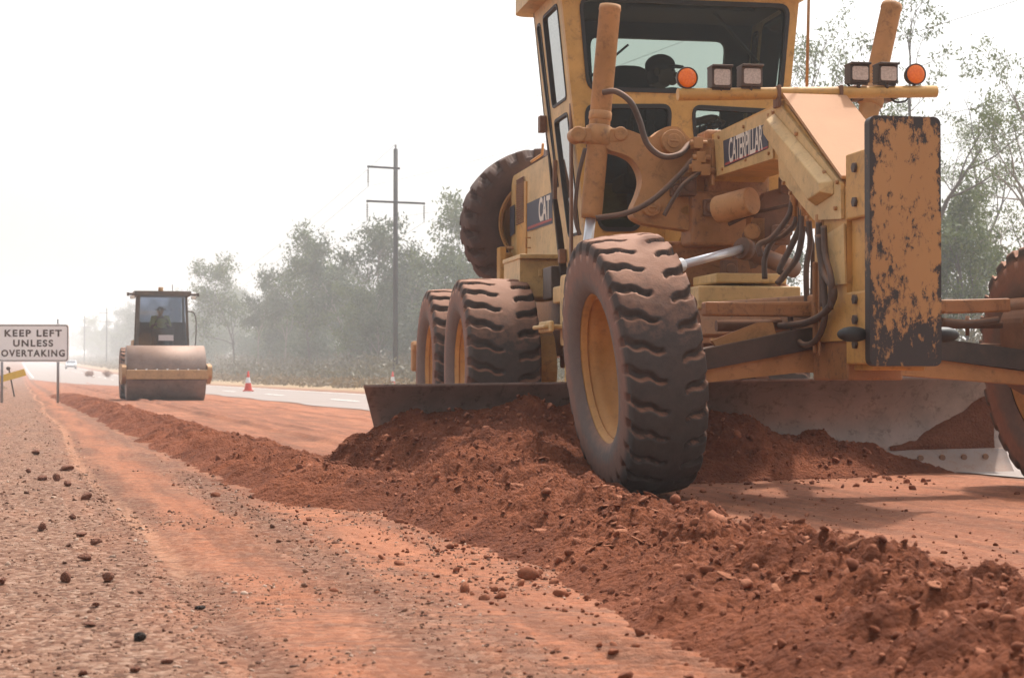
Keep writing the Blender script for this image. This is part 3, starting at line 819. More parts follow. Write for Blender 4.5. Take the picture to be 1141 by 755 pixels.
# ---- push plate and its bracket
P0 = PB(960, 133, -1.10); P1 = PB(1048, 409, -1.10)
w2 = .183; xc = (P0.x+P1.x)/2
pl = MB(); pl.prism(rrect(-w2, .69, w2, 1.90, .035), -1.155, -1.09, FRONT); PLT = pl.build('push_plate', PLATE, GR, .008); PLT.location.x = xc
m = MB()
for s in (-1, 1):
    x = s*.165
    m.box((x, -.95, 1.585), (.03, .28, .33)); m.box((x, -.95, .88), (.03, .28, .36)); m.box((x*.8, -.94, 1.24), (.03, .27, .42))
m.box((0, -.93, 1.2), (.28, .24, 1.06)); m.build('plate_bracket', YEL, GR, .01, each=True)
m = MB()
for s in (-1, 1):
    for z in (1.67, 1.50, 1.02, .92, .80):
        m.cyl((s*.17, -.95, z), (s*.195, -.95, z), .026, n=6)
m.build('bracket_bolt', BLK, GR, each=True)
m = MB()
for s in (-1, 1): m.ball((xc+s*.235, -1.06, .845), (.08, .05, .038))
m.build('rubber_bumper', RUB, GR, each=True)

# ---- light bar with lamps
BB = .17
a = PB(755, 105.5, BB); c = PB(1043, 102, BB)
m = MB(); m.cyl(a, c, .034, n=24); LB = m.build('light_bar', YEL, GR)
m = MB()
for px in (866, 935): 
    p = PB(px, 104, BB); m.box(p+Vector((0, 0, -.02)), (.02, .09, .12)); m.cyl(p+Vector((-.012, 0, -.05)), p+Vector((.012, 0, -.05)), .03, n=12)
m.build('bar_clamp', BRN, GR, .004, each=True)
def worklamp(px, py, w, h, dark):
    p = PB(px, py, BB-.02); e = MB(); s = w/200
    e.box(p+Vector((0, .02, 0)), (s, .09, h/200)); e.box(p+Vector((0, .01, h/400+.004)), (s*1.02, .12, .012))
    for k in range(5): e.box(p+Vector((0, .075, (k-2)*h/200/6)), (s*.9, .03, .006))
    o = e.build('work_lamp', BLK if dark else painted('lamp_housing', (.05, .04, .035), .6, .3, .2), GR, .010, seg=3)
    q = MB(); q.prism(rrect(-s*.40, -h/200*.38, s*.40, h/200*.38, .012), -.004, .004, lambda u, v, w_: p+Vector((u, -.028+w_, v))); q.build('lens', LAMP, o, .002)
    q = MB(); q.cyl(p+Vector((0, .0, -h/400)), p+Vector((0, .0, -h/400-.03)), .012, n=8); q.box(p+Vector((0, 0, -h/400-.006)), (s*.9, .02, .01)); q.build('lamp_stem', BLK, o)
worklamp(803, 87, 23, 23, 0); worklamp(836.5, 86, 24, 22, 0); worklamp(956.5, 82.5, 23, 20, 1); worklamp(988, 83, 23, 20.5, 1)
for px, py in ((765.5, 87), (1020, 83)):
    p = PB(px, py, BB-.01); e = MB()
    e.cyl(p+Vector((0, .05, 0)), p+Vector((0, .0, 0)), .05, .058, n=28); e.cyl(p+Vector((0, .02, -.05)), p+Vector((0, .02, -.085)), .01, n=8)
    o = e.build('indicator_lamp', BLK, GR, .003)
    q = MB(); Mx = Matrix.Translation(p) @ Matrix.Rotation(-math.pi/2, 4, 'Z')
    q.lathe([(.0, .0540), (.008, .0535), (.014, .047), (.017, .030), (.018, 0)], Mx, 32); q.build('amber_lens', AMB, o)
    q = MB(); q.lathe([(-.01, .0545), (-.01, .0605), (.010, .0605), (.010, .0545)], Mx, 32, True); q.build('lamp_rim', BLK, o)
# wiring on the bar
m = MB(); m.tube(catmull([PB(935, 112, BB), PB(941, 120, BB), PB(952, 104, BB+.03), PB(944, 93, BB+.03), PB(955, 92, BB)], 5), .006, 6)
m.tube(catmull([PB(988, 94, BB+.04), PB(995, 112, BB), PB(1008, 113, BB), PB(1014, 106, BB+.04)], 5), .006, 6)
m.build('lamp_wiring', RUB, GR, each=True)
m = MB(); m.tube([PB(899, 97, .34), PB(902, -40, .34)], .009, 8); m.tube([PB(899, 97, .34), PB(899, 112, .20)], .010, 8); m.build('antenna_rod', ORG, GR)

# ---- lift arms (a C-shaped casting each side of the beam)
BA = 1.62
def Z8(x, y): return (580+x/5.033, 150+y/5.033)
out = [(672, 150), (684, 143), (700, 147), (722, 156), (731, 147), (741, 142), (754, 143), (762, 153), (778, 168), (800, 196), (812, 214), (838, 236), (872, 231), (880, 240), (834, 250), (826, 268), (800, 269),
       (768, 258), (741, 254), (714, 250), (702, 243), (702, 232), (709, 218), (713, 203), (710, 190), (703, 179), (692, 173), (676, 169), (668, 162)]
ol = []
for q in out: p = PB(*q, BA); ol.append((p.x, p.z))
ol = rounded(ol, .05, 3)
for side in (-1, 1):
    m = MB(); x0 = 0
    pts = ol if side < 0 else [(-u, v) for u, v in ol][::-1]
    m.prism(pts, BA-.07, BA+.07, FRONT); LA = m.build('lift_arm', YEL if side > 0 else ORG, GR, .014)
    p1 = PB(745, 160, BA); p2 = PB(721, 233, BA); s = -side
    m = MB()
    for p, rad in ((p1, .075), (p2, .055)):
        x = p.x*s
        m.cyl((x, BA-.125, p.z), (x, BA+.10, p.z), rad, n=28); m.cyl((x, BA-.135, p.z), (x, BA-.12, p.z), rad*.62, n=24)
        m.box((x, BA-.138, p.z), (rad*.7, .008, .012))
    m.build('pivot_boss', ORG, LA, .006, each=True)
p = PB(826, 228, 1.05)
m = MB(); m.cyl(p+Vector((-.10, .15, -.02)), p+Vector((.05, -.06, .02)), .085, n=24); m.build('centre_boss', ORG, GR, .008)
# saddle under the beam
m = MB(); m.box((0, 1.62, 1.63), (.62, .26, .34)); m.box((0, 1.62, 1.98), (.42, .22, .42)); m.box((-.1, 1.9, 1.35), (1.0, .35, .30)); m.build('lift_saddle', YELD, GR, .02, each=True)

# ---- lift cylinders
def liftcyl(side):
    b0 = BA-.02
    if side < 0: A, B, Cc = PB(680, 6, b0), PB(658.5, 243, b0), PB(653, 290, b0)
    else: A, B, Cc = PB(994, 5, 1.75), PB(958, 170, 1.62), PB(950, 230, 1.6)
    d = (B-A).normalized()
    m = MB(); L = (B-A).length
    m.tube([A, A+d*.03, A+d*.035, A+d*(L-.03), B], [.066, .071, .067, .067, .060], 28)
    k = A+d*(L*.50); m.tube([k, k+d*.006, k+d*.05, k+d*.056], [.067, .072, .072, .067], 28)
    k = A+d*(L*.565); m.tube([k, k+d*.01, k+d*.12, k+d*.13], [.066, .082, .082, .066], 28)
    o = m.build('lift_cylinder', ORG, GR)
    E = B+(Cc-B).normalized()*1.0; E.z = max(E.z, .95)
    m = MB(); m.cyl(B-d*.05, B+(Cc-B).normalized()*.75, .032, n=20); m.build('cylinder_rod', CHR, o)
    k = A+d*(L*.615)
    m = MB(); m.box(k+Vector((0, .0, 0)), (.26, .11, .09)); m.cyl(k+Vector((-.14, -.07, 0)), k+Vector((-.14, .07, 0)), .05, n=18); m.cyl(k+Vector((.13, -.07, .01)), k+Vector((.13, .07, .01)), .045, n=18)
    m.build('trunnion', BRN if side > 0 else ORG, o, .012)
liftcyl(-1); liftcyl(1)
# centre shift cylinder
m = MB(); A = PB(760, 295, .75); B = PB(828, 277, 1.0); m.cyl(A, B, .026, n=20); m.cyl(A-(B-A)*.3, A, .04, n=18)
CSR = m.build('shift_rod', CHR, GR)
m = MB(); Cc = PB(885, 300, 1.25); m.cyl(B, Cc, .055, n=24); m.cyl(B-(Cc-B)*.04, B+(Cc-B)*.08, .066, n=24); m.build('shift_cylinder', BRN, GR)
m = MB(); m.box(PB(842, 262, 1.15), (.10, .10, .22)); m.cyl(PB(838, 258, 1.05), PB(838, 258, 1.3), .05, n=16); m.build('shift_bracket', ORG, GR, .01, each=True)

# ---- drawbar and circle
m = MB()
a = PB(778, 318, .95); c = PB(892, 345, .95)
m.box(((a.x+c.x)/2, 1.25, (a.z+c.z)/2), (c.x-a.x, .62, a.z-c.z)); m.box(((a.x+c.x)/2+.03, 1.25, a.z+.05), ((c.x-a.x)*.7, .5, .06))
m.build('drawbar_box', YEL_LIT, GR, .012)
m = MB(); m.bar((0, -.25, .98), (-.62, 2.0, .98), .12, .20); m.bar((0, -.25, .98), (.62, 2.0, .98), .12, .20); m.bar((-.62, 2.0, .98), (.62, 2.0, .98), .14, .18); m.ball((0, -.3, .95), .11)
m.build('drawbar', YELD, GR, .012, each=True)
m = MB(); m.lathe([(-.05, .62), (-.05, .74), (.05, .74), (.05, .62)], Matrix.Translation((0, 2.35, .80)) @ Matrix.Rotation(math.pi/2, 4, 'Y'), 64, True); m.bar((-.3, 2.3, .7), (-.3, 2.0, .4), .1, .1); m.bar((.4, 2.4, .7), (.4, 2.05, .4), .1, .1)
m.build('blade_circle', BRN, GR, .008, each=True)

# ---- front axle
def FA(px, py, b=-.05): return PB(px, py, b)
m = MB()
m.bar(FA(784, 344), FA(936, 346), .10, .075); m.bar(FA(1048, 342), FA(1122, 340), .10, .075)
a = FA(784, 344); c = FA(1122, 340); m.bar(a+Vector((.1, .0, -.001)), c, .095, .07)
m.build('axle_top_bar', YELD, GR, .010, each=True)
m = MB()
zc = .86
prof = [(-.80, .66), (-.80, .77), (-.15, .90), (.15, .90), (1.2, .77), (1.2, .66), (.15, .78), (-.15, .78)]
m.prism(prof, -.20, .02, FRONT); m.build('axle_beam', BLK, GR, .012)
m = MB(); m.prism([(-.78, .60), (-.78, .66), (-.2, .78), (.2, .78), (1.15, .66), (1.15, .59), (.2, .66), (-.2, .66)], -.17, .0, FRONT); m.prism([(-.62, .78), (-.3, .86), (-.32, .93), (-.40, .93), (-.66, .83)], -.1, -.06, FRONT); m.build('axle_web', ORG, GR, .01, each=True)
m = MB(); m.cyl(FA(798, 363, .12), FA(1122, 362, .12), .020, n=14); m.cyl(FA(798, 363, .12), FA(870, 362, .12), .032, n=14)
m.cyl(FA(1078, 352, .12), FA(1078, 374, .12), .012, n=8); m.build('tie_rod', BRN, GR, each=True)
for s in (-1, 1):
    m = MB()
    x = -.80 if s < 0 else 1.17
    m.prism(rounded([(x-.05*s, .60), (x+.10*s, .52), (x+.15*s, .86), (x+.10*s, 1.04), (x-.02*s, 1.05), (x-.07*s, .95)], .04, 3), -.14, .14, FRONT)
    m.cyl((x+.02*s, -.17, 1.02), (x+.02*s, .17, 1.02), .062, n=20); m.cyl((x, -.19, .70), (x, .17, .70), .075, n=20)
    m.cyl((x, 0, .70), (x+.26*s, 0, .70), .13, .16, n=24)
    m.box((x-.06*s, .18, .80), (.22, .06, .05))
    m.build('steering_knuckle', BRN, GR, .012)

# ---- bolster column and front hose tray
m = MB(); m.box((0, -.50, .72), (.30, .5, .20)); m.box((-.19, -.40, 1.0), (.03, .02, .48)); m.box((-.19, -.46, 1.0), (.012, .02, .5)); m.build('bolster', YELD, GR, .012, each=True)
m = MB(); pp = [bz(*Z3(*q), -.178) for q in ((655, 500), (718, 460), (724, 700), (672, 705))]; m.prism(pp, -.185, -.175, SIDE); m.build('column_plate', YEL_LIT, GR, .004)

# ---- hydraulic hoses
def hose(pts, r=.017, b=None):
    return catmull([PB(q[0], q[1], q[2] if len(q) > 2 else b) for q in pts], 7), r
def z3l(l, b): return [(*Z3(x, y), b) for x, y in l]
HS = [hose(z3l([(512, 365), (495, 430), (430, 515), (378, 545), (385, 590)], .15), .017),
      hose(z3l([(532, 390), (520, 460), (470, 510), (430, 530), (400, 600), (400, 680)], .22), .016),
      hose(z3l([(545, 395), (540, 470), (500, 560), (460, 640), (470, 655)], .12), .018),
      hose(z3l([(552, 405), (548, 500), (530, 590), (490, 650), (450, 700)], .02), .018),
      hose(z3l([(575, 450), (580, 540), (565, 640), (568, 800)], -.05), .016),
      hose(z3l([(560, 440), (590, 560), (592, 700), (585, 830)], .05), .016),
      (catmull([PL(*Z3(x, y), -.205) for x, y in ((615, 455), (617, 560), (628, 660), (630, 790))], 7), .016),
      (catmull([PL(*Z3(x, y), -.225) for x, y in ((634, 470), (640, 580), (664, 680), (660, 800))], 7), .016),
      (catmull([PL(x, y, -.215) for x, y in ((913, 262), (917, 300), (929, 325), (921, 346), (902, 358), (880, 362), (856, 363), (822, 362))], 7), .019),
      (catmull([PL(x, y, -.205) for x, y in ((911, 262), (919, 330), (918, 360), (908, 380), (893, 383), (883, 365), (880, 350))], 7), .016),
      hose([(672, 103, 1.5), (686, 102, 1.45), (702, 113, 1.4), (712, 133, 1.4), (721, 160, 1.4), (738, 174, 1.4), (757, 172, 1.42), (768, 161, 1.5), (776, 158, 1.5)], .019),
      hose([(772, 178, 1.42), (755, 197, 1.4), (728, 222, 1.38), (699, 237, 1.4), (664, 243, 1.45)], .018),
      hose([(779, 192, 1.42), (762, 205, 1.35), (750, 222, 1.35), (740, 240, 1.38)], .014),
      hose([(812, 250, 1.2), (838, 238, 1.1), (862, 232, 1.0), (880, 228, .8)], .012),
      hose([(1050, 358, -.1), (1080, 360, -.1), (1112, 356, -.1)], .02),
      hose([(652, 165, 1.52), (644, 200, 1.55), (641, 240, 1.6), (646, 262, 1.6)], .013)]
for pts, r in HS: MB().tube(pts, r, 10).build('hydraulic_hose', HOSE, GR)
m = MB()
for q, b in (((515, 360), .15), ((534, 385), .22), ((548, 395), .12), ((556, 400), .02), ((617, 455), -.43), ((636, 462), -.46)):
    p = PB(*Z3(*q), b); m.cyl(p+Vector((0, 0, .04)), p-Vector((0, 0, .045)), .024, n=6); m.cyl(p-Vector((0, 0, .04)), p-Vector((0, 0, .10)), .020, n=10)
for q in ((776, 160), (779, 176), (784, 190), (774, 186)):
    p = PB(*q, 1.44); m.box(p, (.06, .10, .07)); m.cyl(p+Vector((-.05, -.03, 0)), p+Vector((.06, -.03, 0)), .018, n=8)
m.box(PB(786, 176, 1.5), (.12, .14, .22)); m.box(PB(792, 186, 1.47), (.02, .1, .24))
m.build('hose_fitting', ORG, GR, .003, each=True)
# small castings behind the beam: brackets, pins, plates
m = MB()
for q, b, s in (((766, 208), 1.5, .10), ((752, 212), 1.55, .07), ((790, 232), 1.5, .09), ((877, 206), 1.0, .09), ((870, 262), .9, .10), ((812, 300), 1.6, .10), ((832, 318), 1.2, .08)):
    p = PB(*q, b); m.box(p, (s, .08, s*1.2)); m.cyl(p+Vector((0, -.06, 0)), p+Vector((0, .05, 0)), s*.35, n=14)
m.prism([(p.x, p.z) for p in (PB(850, 215, 1.15), PB(885, 205, 1.15), PB(880, 262, 1.15), PB(838, 300, 1.15), PB(828, 262, 1.15))], 1.1, 1.18, FRONT)
m.cyl(PB(868, 258, 1.05), PB(868, 258, 1.2), .035, n=16)
m.build('linkage_casting', BRN, GR, .01, each=True)
m = MB()
for lx in (-.36, -.16, .1, .34): m.box((lx, 2.0, 1.18), (.05, .10, .5))
m.box((0, 2.1, 1.42), (1.0, .10, .16)); m.box((0, 2.2, 1.0), (1.25, .5, .2))
m.build('yoke_frame', YELD, GR, .012, each=True)
# ---- blade (moldboard)
def W2G(p): return M_GI @ Vector(p)
def bladept(t, z, e, off=0.0):       # t metres along from the left end, z up the blade, e forward
    base = BLW+BD*t; p = Vector((base.x+BN.x*e, base.y+BN.y*e, 0))
    p.z = z+(-.055+.06*t/BLEN)
    return W2G(p)
def bend(v): return .17*(2*v-1.06)**2        # forward bulge of lip and edge
BH = .64
nz, ntt = 22, 60
def blade_sheet(name, z0, z1, thick, mat, t0=0, t1=BLEN, fw=0.0, cutends=True):
    m = MB(); bm = m.bm; G = []
    for side in (0, 1):
        g = []
        for i in range(ntt+1):
            row = []
            for j in range(nz+1):
                z = z0+(z1-z0)*j/nz; v = z/BH
                t = t0+(t1-t0)*i/ntt
                if cutends: 
                    c_ = .12*math.sin(min(1, max(0, 1-v))*math.pi*.55)
                    t = t0+c_+(t1-t0-c_)*i/ntt
                row.append(bm.verts.new(bladept(t, z, bend(v)+fw-(thick if side else 0))))
            g.append(row)
        G.append(g)
    a, b = G
    for i in range(ntt):
        for j in range(nz):
            f = bm.faces.new((a[i][j], a[i+1][j], a[i+1][j+1], a[i][j+1])); f.smooth = True
            f = bm.faces.new((b[i][j], b[i][j+1], b[i+1][j+1], b[i+1][j])); f.smooth = True
        bm.faces.new((a[i][nz], a[i+1][nz], b[i+1][nz], b[i][nz])); bm.faces.new((a[i][0], b[i][0], b[i+1][0], a[i+1][0]))
    for i in (0, ntt):
        for j in range(nz): bm.faces.new((a[i][j], a[i][j+1], b[i][j+1], b[i][j]))
    return m.build(name, mat, GR)
BLD = blade_sheet('moldboard', .13, BH, .025, BLADE)
blade_sheet('cutting_edge', -.02, .155, .02, STEEL, fw=.012)
m = MB()
t = .2
while t < BLEN-.1:
    p = bladept(t, .10, bend(.10/BH)+.012); q = bladept(t, .10, bend(.10/BH)+.026); m.cyl(p, q, .022, .019, n=12); t += .152
m.build('edge_bolt', BRN, GR, each=True)
m = MB()
for z in (.22, .46): m.bar(bladept(.7, z, -.10), bladept(BLEN-.7, z, -.10), .06, .07)
m.build('blade_rail', BRN, GR, each=True)
# soil caked on the right end of the blade
m = MB(); bm = m.bm; rows = []
for i in range(41):
    t = 3.5+i*.0185; top = .15+.27*max(0, (t-3.52)/.6)**1.2+.05*float(fbm(np.array([t*7.]), np.array([1.]), 4, 4)[0])+.02; row = []
    for j in range(13):
        f = j/12; z = .15+(top-.15)*f; th = .012+.035*math.sin(math.pi*f)*min(1, max(0, t-3.48)*3)
        th += .012*float(fbm(np.array([t*14.]), np.array([z*14.]), 3, 4)[0])
        row.append(bm.verts.new(bladept(min(t, BLEN-.05), z, bend(z/BH)+th*(0.2 if j in (0, 12) else 1))))
    rows.append(row)
for i in range(40):
    for j in range(12): bm.faces.new((rows[i][j], rows[i+1][j], rows[i+1][j+1], rows[i][j+1])).smooth = True
m.build('caked_soil', SOILD, GR)

# ================================================================== CAB
CB0, CB1 = 2.62, 3.58                # front and rear walls
def half(z): return .675+.1036*(z-1.55)
CXO = -.05
def FW(b): 
    return lambda u, v, w: Vector((CXO+u*half(v), b+w, v))       # u in -1..1
def SW(side): return lambda u, v, w: Vector((CXO+side*(half(v)+w), u, v))
CZ0, CZ1 = 1.28, 3.30
m = MB()
outer = [(-1, CZ0), (1, CZ0), (1, CZ1), (-1, CZ1)]
def fu(px, py, b=CB0):               # pixel to (u, z) on the front wall
    p = PB(px, py, b); return ((p.x-CXO)/half(p.z), p.z)
ws = rounded([(-.86, 2.59), (.93, 2.59), (.93, 3.24), (-.86, 3.24)], .10, 5)
llw = rounded([fu(651, 116), fu(749, 116), fu(746, 160), fu(712, 258), fu(668, 258), fu(655, 200)], .09, 5)
rlw = rounded([(-u, v) for u, v in [fu(651, 116), fu(749, 116), fu(746, 160), fu(712, 258), fu(668, 258), fu(655, 200)]], .09, 5)
# sample straight edges so the flare bends correctly
def dens(lp, n=6):
    o = []
    for i in range(len(lp)):
        a, b = lp[i], lp[(i+1) % len(lp)]
        L = math.dist(a, b); k = max(1, int(L/.15))
        for j in range(k): o.append((a[0]+(b[0]-a[0])*j/k, a[1]+(b[1]-a[1])*j/k))
    return o
CAB = MB().prism([dens(outer), ws, dens(llw), dens(rlw)], 0, .05, FW(CB0)).build('cab', YEL, GR, .008)
def gasket(lp, fn, th, name, w=.022, grow=True):
    c = Vector((sum(p[0] for p in lp)/len(lp), sum(p[1] for p in lp)/len(lp)))
    inn = []
    for i, p in enumerate(lp):
        a = Vector(lp[i-1]); b = Vector(lp[(i+1) % len(lp)]); d = (b-a).normalized(); n = Vector((-d.y, d.x))
        if n.dot(Vector(p)-c) > 0: n = -n
        inn.append(tuple(Vector(p)+n*w))
    return MB().prism([lp, inn], th[0], th[1], fn).build(name, RUB, CAB)
for lp, nm in ((dens(ws), 'windshield'), (dens(llw), 'lower_window'), (dens(rlw), 'lower_window')):
    gasket(lp, FW(CB0), (-.010, .058), 'window_seal', .030)
    MB().prism([lp], .020, .026, FW(CB0)).build(nm, GLASS, CAB)
# side walls with the door glass
for side in (-1, 1):
    out_ = dens([(CB0+.05, CZ0), (3.30, CZ0), (3.34, 1.7), (CB1, 2.6), (CB1, CZ1), (CB0+.05, CZ1)])
    up = dens(rounded([(2.76, 2.55), (3.25, 2.55), (3.27, 3.22), (2.76, 3.22)], .06, 4))
    lo = dens(rounded([(2.78, 1.62), (3.16, 1.62), (3.24, 2.47), (2.78, 2.47)], .06, 4))
    sl_ = dens(rounded([(3.31, 2.0), (3.36, 2.0), (3.50, 3.20), (3.36, 3.20)], .05, 4))
    MB().prism([out_, up, lo, sl_], -.04, .0, SW(side)).build('cab_side', YEL_LIT, CAB, .006)
    for lp in (up, lo, sl_):
        gasket(lp, SW(side), (-.045, .006), 'window_seal', .020)
        MB().prism([lp], -.018, -.012, SW(side)).build('side_window', GLASS_S, CAB)
    m = MB(); m.box(SW(side)(3.28, 2.05, .03), (.03, .03, .28)); m.box(SW(side)(2.70, 2.30, .012), (.02, .05, 1.9)); m.box(SW(side)(3.52, 2.48, .03), (.05, .08, .12)); m.box(SW(side)(3.30, 1.5, .03), (.05, .06, .10))
    m.build('door_fitting', BLK if side > 0 else BRN, CAB, .005, each=True)
# rear wall, floor, roof
rw_ = rounded([(-.52, 2.28), (.72, 2.28), (.72, 3.14), (-.52, 3.14)], .08, 4)
MB().prism([dens(outer), dens(rw_)], -.04, 0, FW(CB1)).build('cab_rear', DKI, CAB)
m = MB(); m.box((CXO, 2.98, CZ0+.02), (1.2, .66, .04)); m.build('cab_floor', DKI, CAB)
m = MB(); m.prism(rrect(-.98, CB0-.12, .94, CB1+.14, .10), 3.302, 3.42, lambda u, v, w: Vector((CXO+u, v, w))); m.box((CXO, (CB0+CB1)/2, 3.44), (1.6, 1.1, .06)); m.build('cab_roof', YEL_LIT, CAB, .02)
m = MB(); m.box((CXO, (CB0+CB1)/2, 3.275), (1.62, .88, .03)); m.box((CXO+.1, 2.75, 3.22), (.9, .12, .05)); m.build('headliner', plain('brown_headliner', (.09, .05, .035), .9), CAB)
m = MB(); 
m.tube([PB(640, 0, CB0+.5), PB(640, 90, CB0+.5)], .012, 6)
m.tube([PB(765, -20, CB0+.3), PB(845, 70, CB0+.3)], .012, 6); m.tube([PB(655, 88, CB1-.1), PB(700, 50, CB1-.1)], .010, 6)
m.build('interior_rail', BLK, CAB, each=True)
# controls
m = MB(); m.box((-.02, 2.86, 1.85), (.22, .22, .95)); m.tube([(-.02, 2.95, 2.25), (-.02, 3.05, 2.5)], .03, 10)
for k in range(5):
    for s in (-1, 1): m.tube([(s*(.16+k*.05), 2.9, 2.05), (s*(.17+k*.05), 2.93, 2.42)], .007, 6); m.ball((s*(.17+k*.05), 2.93, 2.43), .016, 8, 6)
m.build('control_console', DKI, CAB, .01, each=True)
m = MB(); m.lathe([(-.012, .18), (0, .192), (.012, .18), (0, .168)], Matrix.Translation((-.02, 3.04, 2.52)) @ Matrix.Rotation(R(-60), 4, 'X') @ Matrix.Rotation(math.pi/2, 4, 'Y'), 28, True); m.build('steering_wheel', RUB, CAB)
m = MB(); m.box((.36, 3.2, 1.75), (.36, .36, .8)); m.box((-.40, 3.15, 1.55), (.36, .3, .4)); m.build('cab_cabinet', OLV, CAB, .02, each=True)
SX = -.115
m = MB(); m.box((SX, 3.22, 2.03), (.48, .42, .12)); m.box((SX, 3.2, 1.66), (.3, .3, .62)); m.build('seat', SEATM, CAB, .03, each=True)
m = MB(); m.prism(rounded([(-.25, 2.05), (.25, 2.05), (.24, 2.72), (.14, 2.92), (-.14, 2.92), (-.24, 2.72)], .1, 4), 3.45, 3.53, lambda u, v, w: Vector((SX-.10+u, w, v))); m.build('seat_back', SEATM, CAB, .02)
# black step plate and small boxes below the cab's left side
m = MB(); m.box((-.72, 3.75, 1.33), (.10, .3, .24)); m.build('battery_box', BLK, GR, .01)
m = MB(); m.box((-.66, 2.9, 1.22), (.30, .9, .12)); m.prism(rounded([(2.55, .85), (2.95, .85), (2.95, 1.34), (2.62, 1.34)], .06, 3), -.84, -.68, SIDE); m.box((-.85, 2.95, .98), (.3, .4, .03)); m.box((-.7, 3.3, .8), (.05, .08, .5)); m.box((-.95, 2.9, .98), (.03, .4, .08)); m.build('cab_step', YEL_LIT, GR, .012, each=True)

# ---- rear body: hood, grille, toolbox, rails, tandems
HX = -.50
m = MB(); m.prism(rounded([(3.36, 1.62), (6.66, 1.62), (6.66, 2.36), (6.58, 2.44), (3.62, 2.44), (3.36, 1.8)], .05, 3), -.50, .52, SIDE); HOOD = m.build('engine_hood', YEL_LIT, GR, .03)
def hz(px, py): p = PL(px, py, HX-.004); return (p.y, p.z)
m = MB(); m.prism([hz(647, 214), hz(617, 206), hz(600, 212), hz(600, 290), hz(618, 288), hz(648, 283)], HX-.008, HX-.001, SIDE); m.build('hood_door', YEL_LIT, HOOD, .003)
g0, g1 = hz(576, 210), hz(586, 205)
m = MB(); m.prism([hz(575, 206), hz(587, 202), hz(587, 290), hz(578, 292)], HX-.014, HX-.002, SIDE); m.build('grille_frame', YEL, HOOD)
m = MB()
for k in range(22):
    z = 1.98+k*.0185
    m.box((HX-.016, (g0[0]+g1[0])/2, z), (.014, abs(g0[0]-g1[0])*.8, .008), Euler((0, R(25), 0)))
m.build('grille_slats', BRN, HOOD)
m = MB(); m.prism([hz(588, 227), hz(616, 214), hz(616.5, 249), hz(588, 258)], HX-.0115, HX-.009, SIDE); m.prism([hz(569, 231), hz(574, 228), hz(574, 260), hz(569, 264)], HX-.0115, HX-.009, SIDE); m.build('decal', NAVY, HOOD, each=True)
m = MB(); m.prism([hz(589, 253), hz(616, 243), hz(616, 245.5), hz(589, 256)], HX-.0135, HX-.012, SIDE); m.build('decal_stripe', REDS, HOOD)
a = hz(601.5, 234); c = hz(614, 230.5)
text_on_side('CAT', a[0], c[0], (a[1]+c[1])/2, .20, HX-.0125, c[1]-a[1], .03).build('lettering', WHT, HOOD)
m = MB()
m.tube(catmull([(HX-.02, *hz(565, 219)), (HX-.07, *hz(560, 219)), (HX-.08, *hz(558.5, 226)), (HX-.08, *hz(561, 268)), (HX-.05, *hz(566, 275)), (HX, *hz(572, 276))], 5), .014, 8)
m.tube([(HX-.01, *hz(592, 265)), (HX-.05, *hz(592, 265)), (HX-.05, *hz(592, 276)), (HX-.01, *hz(592, 276))], .008, 6)
m.build('grab_rail', ORG, HOOD, each=True)
m = MB(); m.prism(rounded([(4.35, 1.24), (5.05, 1.24), (5.05, 1.55), (4.35, 1.55)], .02, 2), -.86, -.53, SIDE); TB = m.build('tool_box', YEL_LIT, GR, .012)
m = MB(); m.box((-.695, 4.68, 1.565), (.35, .76, .035)); m.box((-.70, 4.34, 1.44), (.03, .02, .06)); m.build('box_lid', YEL_LIT, TB, .006)
m = MB(); m.box((-.62, 6.5, 1.62), (.06, .16, .34)); m.box((-.55, 6.62, 1.60), (.16, .05, .30)); m.build('fender_bracket', YEL, GR, .01, each=True)
m = MB(); m.box((0, 4.2, 1.0), (.86, 1.4, .6)); m.box((0, 5.6, 1.2), (.95, 2.0, .80)); m.build('rear_frame', YELD, GR, .02, each=True)
for s in (-1, 1):
    m = MB(); m.prism(rounded([(4.3, .42), (6.5, .42), (6.65, .7), (6.5, .98), (5.6, 1.08), (5.2, 1.08), (4.3, .98), (4.15, .7)], .1, 3), s*.60 if s < 0 else s*.60-.0, s*.76 if s < 0 else s*.76, SIDE) if s < 0 else m.prism(rounded([(4.3, .42), (6.5, .42), (6.65, .7), (6.5, .98), (5.6, 1.08), (5.2, 1.08), (4.3, .98), (4.15, .7)], .1, 3), .60, .76, SIDE)
    m.cyl((s*.4, 5.4, .75), (s*.85, 5.4, .75), .2, n=24); m.cyl((s*.7, 4.52, .7), (s*1.0, 4.52, .7), .14, n=20); m.cyl((s*.7, 6.28, .7), (s*1.0, 6.28, .7), .14, n=20)
    m.build('tandem_case', YEL, GR, .02, each=True)
m = MB(); m.tube([PL(592, 180, -.35), PL(604, 172, -.35), PL(605, 160, -.35)], .012, 6); m.tube([(-.1, 5.9, 2.42), (-.1, 5.9, 2.52)], .05, 12); m.build('hood_rail', ORG, GR, each=True)
m = MB(); p = PL(455, 375, -1.33); m.box((p.x+.1, min(p.y, 7.3), .82), (.2, .12, .28)); m.box((p.x+.5, min(p.y, 7.3)-.05, .9), (1.0, .08, .08)); m.build('tail_lamp_box', ORG, GR, .02)

